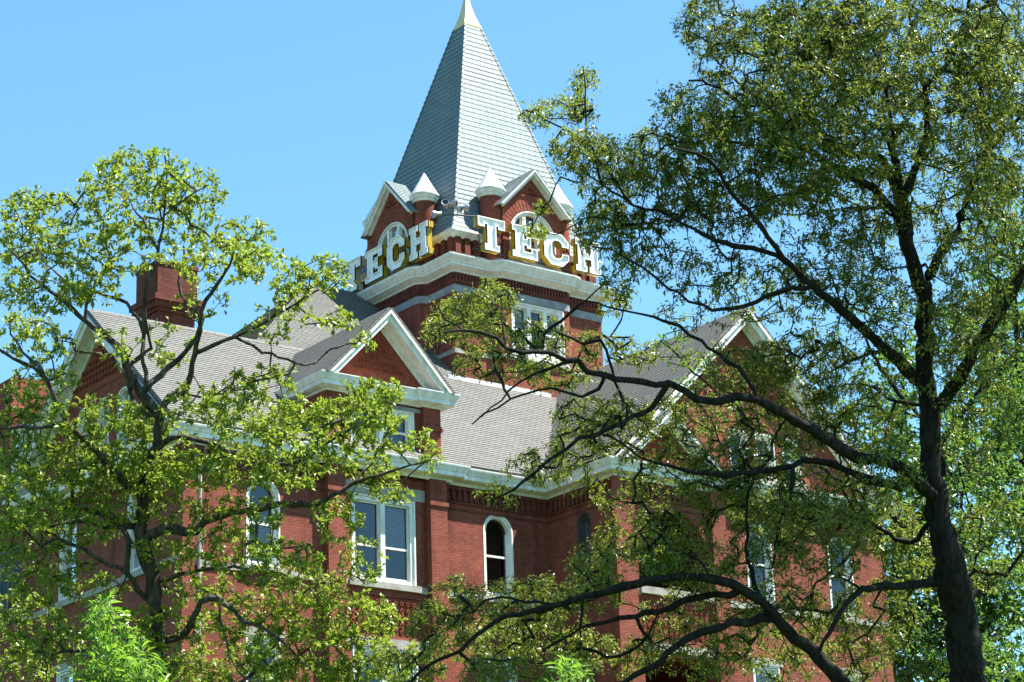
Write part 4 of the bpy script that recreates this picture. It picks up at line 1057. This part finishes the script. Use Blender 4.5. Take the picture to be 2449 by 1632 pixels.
# ---- right oak
LEAF_R = mat_leaf("willow_oak_leaf", [(0.0, (0.114, 0.076, 0.023)), (0.07, (0.141, 0.141, 0.023)), (0.40, (0.148, 0.217, 0.023)), (0.85, (0.217, 0.281, 0.030)), (1.0, (0.304, 0.334, 0.076))], 0.42, (0.33, 0.40, 0.045))
CATK = mat_leaf("oak_catkin", [(0.0, (0.072, 0.045, 0.018)), (1.0, (0.156, 0.114, 0.036))], 0.3, (0.3, 0.22, 0.06))
tr = Tree(37.0, 23)
RL = [
 ([(2420, 2900), (2385, 2200), (2340, 1760), (2315, 1620), (2289, 1457), (2268, 1332), (2247, 1228), (2226, 1103), (2221, 989), (2211, 885), (2216, 780), (2201, 676), (2169, 583), (2154, 489), (2150, 448)], [84, 62, 52, 48, 42, 39, 33, 27, 24, 20, 19, 18, 18, 18, 17], 0, 0),
 ([(2154, 470), (2189, 393), (2214, 316), (2217, 245), (2210, 210), (2245, 179), (2277, 140), (2312, 35), (2325, -60)], 15, 3, -1.5),
 ([(2212, 212), (2195, 150), (2180, 90), (2170, 20)], 6, 2, 1.2),
 ([(2150, 460), (2108, 386), (2070, 372), (2007, 365), (1972, 337), (1923, 260), (1894, 224), (1865, 170), (1849, 100), (1826, 20)], 14, 3, 1.6),
 ([(1972, 337), (1940, 300), (1900, 270), (1840, 250), (1770, 200), (1690, 120)], 6, 2, 1),
 ([(2170, 560), (2140, 508), (2091, 452), (2028, 417), (1947, 368), (1894, 347), (1856, 330), (1824, 298), (1754, 238), (1719, 210), (1650, 190)], 14, 2.5, -1.0),
 ([(1894, 347), (1800, 350), (1720, 330), (1640, 345), (1560, 320)], 6, 2, .8),
 ([(2154, 420), (2120, 340), (2105, 309), (2070, 280), (2028, 217), (1990, 130), (1960, 40)], 9, 2.5, -.8),
 ([(2160, 440), (2135, 330), (2120, 220), (2090, 120), (2060, 20)], 8, 2.5, .8),
 ([(2205, 690), (2240, 615), (2287, 550), (2308, 491), (2329, 438), (2357, 368), (2368, 316), (2350, 263), (2347, 196), (2370, 100), (2380, 0)], 17, 4, 1.4),
 ([(2357, 368), (2400, 320), (2460, 260), (2520, 200)], 8, 3, -.5),
 ([(2222, 1000), (2255, 960), (2285, 926), (2331, 833), (2383, 760), (2449, 655), (2520, 560), (2600, 450)], 20, 10, -1.0),
 ([(2300, 500), (2360, 560), (2420, 620), (2500, 660)], 5, 2, .4),
 ([(2213, 905), (2201, 916), (2144, 864), (2071, 791), (1998, 729), (1946, 687), (1894, 640), (1850, 590), (1820, 545), (1790, 500), (1754, 470), (1719, 410), (1690, 380), (1600, 350)], 17, 3, -1.8),
 ([(1894, 640), (1830, 600), (1760, 590), (1680, 560), (1600, 520), (1520, 490), (1440, 440), (1390, 400)], 8, 2, .6),
 ([(1440, 440), (1410, 340), (1400, 250), (1395, 180)], 4, 1.5, .3), ([(1520, 490), (1420, 370), (1330, 300), (1260, 265)], 4, 1.5, -.3),
 ([(1946, 687), (1860, 700), (1780, 730), (1700, 740), (1600, 690), (1540, 640), (1460, 600), (1420, 590)], 7, 1.8, -.5),
 ([(2226, 1195), (2175, 1134), (2115, 1105), (2050, 1094), (1951, 1031), (1881, 996), (1811, 961), (1759, 950), (1716, 964), (1671, 950), (1601, 926), (1531, 911), (1446, 901), (1408, 890), (1373, 869), (1320, 845), (1250, 841), (1213, 833), (1184, 812), (1150, 797), (1107, 791), (1065, 790)], 22, 2.5, -3.2),
 ([(1213, 833), (1200, 770), (1195, 720), (1185, 690)], 3, 1.2, .2), ([(1107, 791), (1060, 760), (1040, 720)], 2.5, 1.2, .2),
 ([(1604, 935), (1566, 978), (1513, 999), (1460, 1027), (1390, 1052), (1320, 1094), (1250, 1153), (1170, 1200)], 9, 2, -.8),
 ([(1443, 903), (1429, 929), (1397, 947), (1373, 943), (1320, 933), (1250, 940), (1190, 975), (1130, 1015)], 6, 1.5, .4),
 ([(1373, 872), (1320, 880), (1267, 897), (1200, 955), (1150, 1000)], 5, 1.5, -.5),
 ([(2150, 1160), (2050, 1136), (1994, 1111), (1951, 1104), (1899, 1115), (1846, 1125), (1776, 1132), (1706, 1136), (1636, 1125), (1566, 1108), (1531, 1090), (1490, 1060), (1450, 1040)], 15, 2.5, -1.5),
 ([(1909, 1114), (1895, 1171), (1874, 1220), (1860, 1290), (1850, 1350)], 7, 2, .4),
 ([(1800, 962), (1780, 900), (1720, 850), (1650, 800), (1560, 760), (1480, 740), (1400, 720)], 7, 1.6, .8),
 ([(2420, 2100), (2300, 1960), (2150, 1790), (2018, 1632), (1941, 1559), (1853, 1475), (1801, 1426), (1748, 1394), (1703, 1377), (1625, 1380), (1555, 1391), (1451, 1415), (1346, 1443), (1241, 1471), (1188, 1485), (1118, 1538), (1031, 1587), (960, 1640)], 30, 2.5, -2.0),
 ([(1846, 1470), (1783, 1485), (1731, 1496), (1678, 1513), (1625, 1541), (1573, 1584), (1496, 1629), (1420, 1660)], 13, 5, -.6),
 ([(1770, 1408), (1713, 1429), (1643, 1440), (1590, 1457), (1520, 1471), (1450, 1492), (1390, 1500), (1300, 1560)], 11, 3, .8),
 ([(1346, 1440), (1260, 1440), (1200, 1425), (1130, 1455), (1090, 1490)], 5, 2, .3),
 ([(1853, 1475), (1818, 1433), (1794, 1363), (1787, 1257), (1794, 1180), (1800, 1120)], 8, 2, .6),
 ([(2256, 1390), (2187, 1398), (2099, 1405), (2060, 1415), (2029, 1440), (1994, 1485), (1969, 1538), (1950, 1590)], 15, 4, -1.2),
 ([(2240, 1240), (2180, 1300), (2141, 1292), (2099, 1257), (2046, 1233), (1994, 1271), (1906, 1292), (1830, 1300)], 9, 2, .6),
 ([(2081, 1250), (2029, 1327), (1990, 1363), (1955, 1398), (1934, 1433), (1900, 1500)], 6, 2, -.5),
 ([(1500, 600), (1480, 560), (1440, 519), (1405, 519), (1367, 538), (1336, 566), (1300, 560)], 4, 1, .2),
 ([(1700, 1378), (1660, 1330), (1600, 1310), (1560, 1270), (1500, 1290)], 4, 1.5, .8),
]
for px, a, b, dd in RL: tr.limb(px, a * (.82 if tr.n else 1), b, dd, d0=37.0 if not tr.n else None)
ER = [(2200, 120, 260, 150), (1860, 170, 200, 160), (1700, 60, 90, 80), (1960, 60, 160, 90), (2380, 260, 120, 240), (2350, 560, 120, 200, .6), (2040, 300, 220, 130), (1780, 330, 170, 90), (1395, 190, 40, 40), (1370, 260, 70, 35), (1290, 275, 50, 35, .9),
 (1640, 270, 90, 70), (1600, 370, 170, 70), (1440, 385, 130, 60), (1380, 350, 70, 50), (1560, 470, 180, 70), (1480, 560, 110, 60), (1720, 500, 150, 70), (1880, 440, 120, 80), (2050, 500, 140, 100, .8), (1455, 500, 50, 50, .5), (1640, 640, 150, 60, .6),
 (1478, 650, 40, 70, .8), (1480, 720, 60, 40, .7), (1840, 700, 150, 80, .6), (2000, 650, 140, 90, .7), (2100, 700, 100, 80, .5), (2330, 800, 120, 120, .8), (1680, 750, 110, 40, .4),
 (1180, 720, 70, 50), (1110, 740, 80, 45), (1060, 790, 60, 35), (1200, 810, 110, 50), (1300, 800, 60, 40, .7), (1190, 880, 120, 35, .6), (1330, 890, 120, 45, .9), (1440, 830, 90, 40, .7), (1440, 1010, 120, 70), (1380, 1060, 100, 40, .8), (1310, 1120, 110, 45, .8), (1200, 1180, 60, 30, .6),
 (1560, 850, 100, 40, .4), (1650, 1010, 140, 70, .7), (1600, 1100, 120, 40, .8), (1780, 880, 120, 70), (1930, 880, 130, 90), (1900, 1010, 140, 70), (1780, 1100, 130, 60), (2030, 1000, 110, 90), (2000, 1180, 150, 70), (1860, 1230, 120, 60), (1720, 1180, 120, 50, .8),
 (2100, 1260, 110, 70), (1950, 1340, 110, 60, .8), (1790, 1310, 100, 70, .8), (1600, 1260, 100, 50, .8), (1500, 1300, 90, 60), (1430, 1360, 80, 60), (1380, 1420, 120, 50, .9), (1580, 1340, 80, 40, .8), (1250, 1440, 130, 55), (1090, 1440, 70, 60), (1050, 1500, 80, 60), (1160, 1530, 140, 60), (1320, 1530, 120, 60, .9), (1430, 1580, 110, 50, .8), (1220, 1610, 130, 40), (980, 1590, 90, 50),
 (1600, 1470, 80, 40, .5), (1880, 1440, 90, 50, .6), (1980, 1470, 90, 60, .6), (2040, 1580, 80, 60, .6), (2180, 1360, 70, 80, .6), (1700, 1580, 100, 50, .5), (1560, 1560, 70, 40, .6),
 (2100, 200, 330, 220, .42), (1880, 330, 220, 150, .45), (2250, 450, 200, 200, .45), (2150, 820, 230, 200, .25), (2050, 90, 300, 120, .5), (2400, 150, 120, 200, .6), (1950, 560, 200, 120, .3),
 (1750, 1450, 160, 100, .55), (1950, 1250, 150, 80, .7), (1880, 1560, 130, 80, .7), (2090, 1480, 100, 100, .8), (1650, 1350, 120, 60, .7), (1820, 1180, 160, 70, .7), (1650, 1560, 150, 70, .4), (1300, 500, 22, 20, 1.2), (1275, 553, 38, 20, 1.2), (1405, 545, 40, 45, .6), (2130, 1120, 80, 90, .5), (1500, 1180, 130, 60, .5), (1580, 1000, 130, 60, .4),
 (2620, 300, 190, 280, .5), (2680, 800, 190, 260, .5), (2300, -220, 330, 190, .7), (1900, -150, 280, 110, .8), (2650, 1250, 160, 200, .4), (2350, 1000, 100, 140, .4), (2380, 1300, 90, 120, .4)]
pts = tr.scatter(ER, 6.2e-3, 2.0)
tr.grow(pts, seg=0.15, jit=0.03, lift=0.05)
right_oak = empty("oak_tree", tuple(tr.pos[0]), "tall dark-limbed oak with small olive leaves and hanging catkins, filling the right side", "tree", "oak trees in front of the hall")
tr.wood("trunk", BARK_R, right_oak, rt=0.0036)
g = tr.rng; P, V, ct = clumps(tr, 15, 0.14, g, along=0.12, up=0.15)
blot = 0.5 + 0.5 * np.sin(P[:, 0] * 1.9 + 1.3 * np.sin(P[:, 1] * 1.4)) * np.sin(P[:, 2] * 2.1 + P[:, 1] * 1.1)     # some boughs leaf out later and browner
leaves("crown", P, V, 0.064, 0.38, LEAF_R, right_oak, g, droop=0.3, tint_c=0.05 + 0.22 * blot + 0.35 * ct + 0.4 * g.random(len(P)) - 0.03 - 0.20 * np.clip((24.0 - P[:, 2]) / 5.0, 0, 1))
wt = 0.25 + np.clip((25.0 - tr.pos[tr.tips][:, 2]) / 4.0, 0, 1); idx = g.choice(tr.tips, 11000, p=wt / wt.sum()); Pc = tr.pos[idx] + g.normal(0, 0.08, (len(idx), 3)); Vc = g.normal(0, 0.25, (len(idx), 3)); Vc[:, 2] -= 1.0
ck = leaves("catkins", Pc, Vc, 0.085, 0.11, CATK, right_oak, g, up=0.0, fold=0.3); ck["kind"] = "stuff"
print("right oak", tr.n, len(P))

# ---- brighter trees behind the big right oak, and woods beyond the hall
LEAF_B = mat_leaf("fresh_green_leaf", [(0.0, (0.044, 0.081, 0.013)), (0.5, (0.066, 0.125, 0.016)), (1.0, (0.109, 0.176, 0.022))], 0.45, (0.22, 0.42, 0.05))
def simple_tree(name, depth, seed, limbs, ells, dens, leaf, label, per, lsize, asp, bark, spread, group=None, along=0.1, clump=0.3, rt=0.006):
    t = Tree(depth, seed)
    for px, a, b, dd in limbs: t.limb(px, a, b, dd, d0=depth if not t.n else None)
    t.grow(t.scatter(ells, dens, spread), seg=0.3, jit=0.06)
    root = empty(name, tuple(t.pos[0]), label, "tree", group)
    t.wood("trunk", bark, root, rt=rt)
    P, V, ct = clumps(t, per, clump, t.rng, along=along)
    leaves("crown", P, V, lsize, asp, leaf, root, t.rng, tint_c=0.5 * ct + 0.5 * t.rng.random(len(P)))
    return root
simple_tree("young_oak", 49.0, 31, [
  ([(2290, 2200), (2300, 1800), (2330, 1560), (2300, 1450), (2250, 1330), (2260, 1150), (2230, 1000), (2200, 850)], 22, 5, 0),
  ([(2260, 1370), (2180, 1280), (2060, 1180), (1900, 1080), (1760, 980), (1650, 880), (1600, 830)], 8, 2, -1), ([(2240, 1060), (2330, 950), (2420, 850), (2480, 760)], 8, 3, .5),
  ([(2300, 1450), (2380, 1380), (2470, 1320)], 9, 4, .5), ([(2240, 1040), (2120, 900), (2050, 780), (1990, 700)], 7, 2, .5)],
 [(1640, 840, 80, 55, .8), (1720, 930, 90, 60, .6), (1660, 1000, 60, 60, .6), (1760, 1010, 90, 70, .6), (2140, 740, 130, 80, .6), (2010, 780, 100, 60, .5), (2320, 820, 130, 110, .7), (2260, 1010, 170, 90, .8), (2350, 1170, 110, 110), (2230, 1200, 120, 80, .8), (2370, 1360, 100, 110), (2200, 1500, 110, 70), (2330, 1560, 120, 80), (2110, 1560, 70, 70, .7), (1880, 1130, 120, 60, .4), (2080, 420, 160, 90, .3), (2280, 380, 130, 110, .4), (1800, 480, 120, 60, .3), (2400, 620, 80, 120, .6)],
 2.2e-3, LEAF_B, "slender fresh green tree with pale narrow leaves behind the dark oak's trunk", 9, 0.11, 0.36, BARK_R, 2.0, "green trees behind the dark oak", 0.12, 0.2)
k = 0
for dep, base, ells, lab in (
  (80.0, (2330, 2050), [(2300, 1180, 150, 150), (2250, 1400, 150, 150), (2390, 1000, 110, 150, .8), (2200, 1560, 140, 110), (2400, 1500, 120, 160), (2300, 1640, 170, 90)], "dense leafy green tree beside the hall's right corner, lowest behind the trunk"),
  (92.0, (2480, 1900), [(2420, 560, 120, 150, .7), (2460, 820, 130, 180), (2330, 760, 100, 110, .6), (2500, 1150, 140, 260)], "pale green leafy tree far behind, at the right edge of the picture"),
  (96.0, (2120, 1900), [(2160, 900, 100, 110, .5), (2090, 1010, 80, 100, .6), (2200, 1050, 110, 110, .8), (2170, 1280, 90, 140)], "light green tree rising past the right gable of the hall"),
 ):
    simple_tree("leafy_tree", dep, 50 + k, [([base, ((base[0] + ells[0][0]) / 2, (base[1] + ells[0][1]) / 2), (ells[0][0], ells[0][1])], 16, 4, 0)], ells, 3.2e-3, LEAF_B, lab, 14, 0.24, 0.5, BARK_R, 3.0, "green trees behind the dark oak", 0.1, 0.5, 0.012); k += 1

# ---- young bright sprigs in front
LEAF_S = mat_leaf("bright_willow_leaf", [(0.0, (0.067, 0.135, 0.011)), (0.5, (0.095, 0.197, 0.017)), (1.0, (0.158, 0.258, 0.039))], 0.5, (0.34, 0.62, 0.05))
def sapling(depth, seed, stem, side, ells, label, dens=4.2e-3):
    t = Tree(depth, seed); t.limb(stem, 7, 1.5, 0, d0=depth)
    for sd in side: t.limb(sd, 3, 1, 0.0)
    t.grow(t.scatter(ells, dens, 0.35), seg=0.1, jit=0.015)
    root = empty("young_tree", tuple(t.pos[0]), label, "tree", "bright saplings in front")
    t.wood("trunk", BARK_L, root, rt=0.0022, rmax=0.02)
    P, V, ct = clumps(t, 8, 0.16, t.rng, along=0.2, up=0.25)
    leaves("crown", P, V, 0.135, 0.20, LEAF_S, root, t.rng, droop=0.25, tint_c=0.4 * ct + 0.6 * t.rng.random(len(P)))
sapling(30.0, 71, [(300, 3300), (295, 2400), (285, 1900), (280, 1640), (272, 1540), (262, 1440)], [[(283, 1700), (330, 1640), (355, 1590)], [(281, 1660), (240, 1610), (215, 1570)], [(276, 1590), (300, 1540), (315, 1500)]],
  [(262, 1450, 30, 28), (250, 1490, 45, 35), (285, 1530, 50, 40), (255, 1580, 70, 40), (330, 1590, 55, 45), (290, 1630, 100, 40), (225, 1640, 60, 40), (350, 1650, 60, 40), (280, 1720, 110, 60, .5)], "vivid green feathery young tree below the sunlit oak")
sapling(31.0, 72, [(1375, 3200), (1370, 2300), (1365, 1800), (1362, 1660), (1360, 1585)], [[(1364, 1690), (1385, 1640), (1392, 1600)], [(1364, 1680), (1335, 1640), (1328, 1610)]],
  [(1360, 1588, 30, 26), (1345, 1615, 30, 28), (1380, 1615, 26, 28), (1362, 1645, 42, 30), (1362, 1700, 50, 40, .6)], "vivid green tip of a small young tree against the dark brick recess")
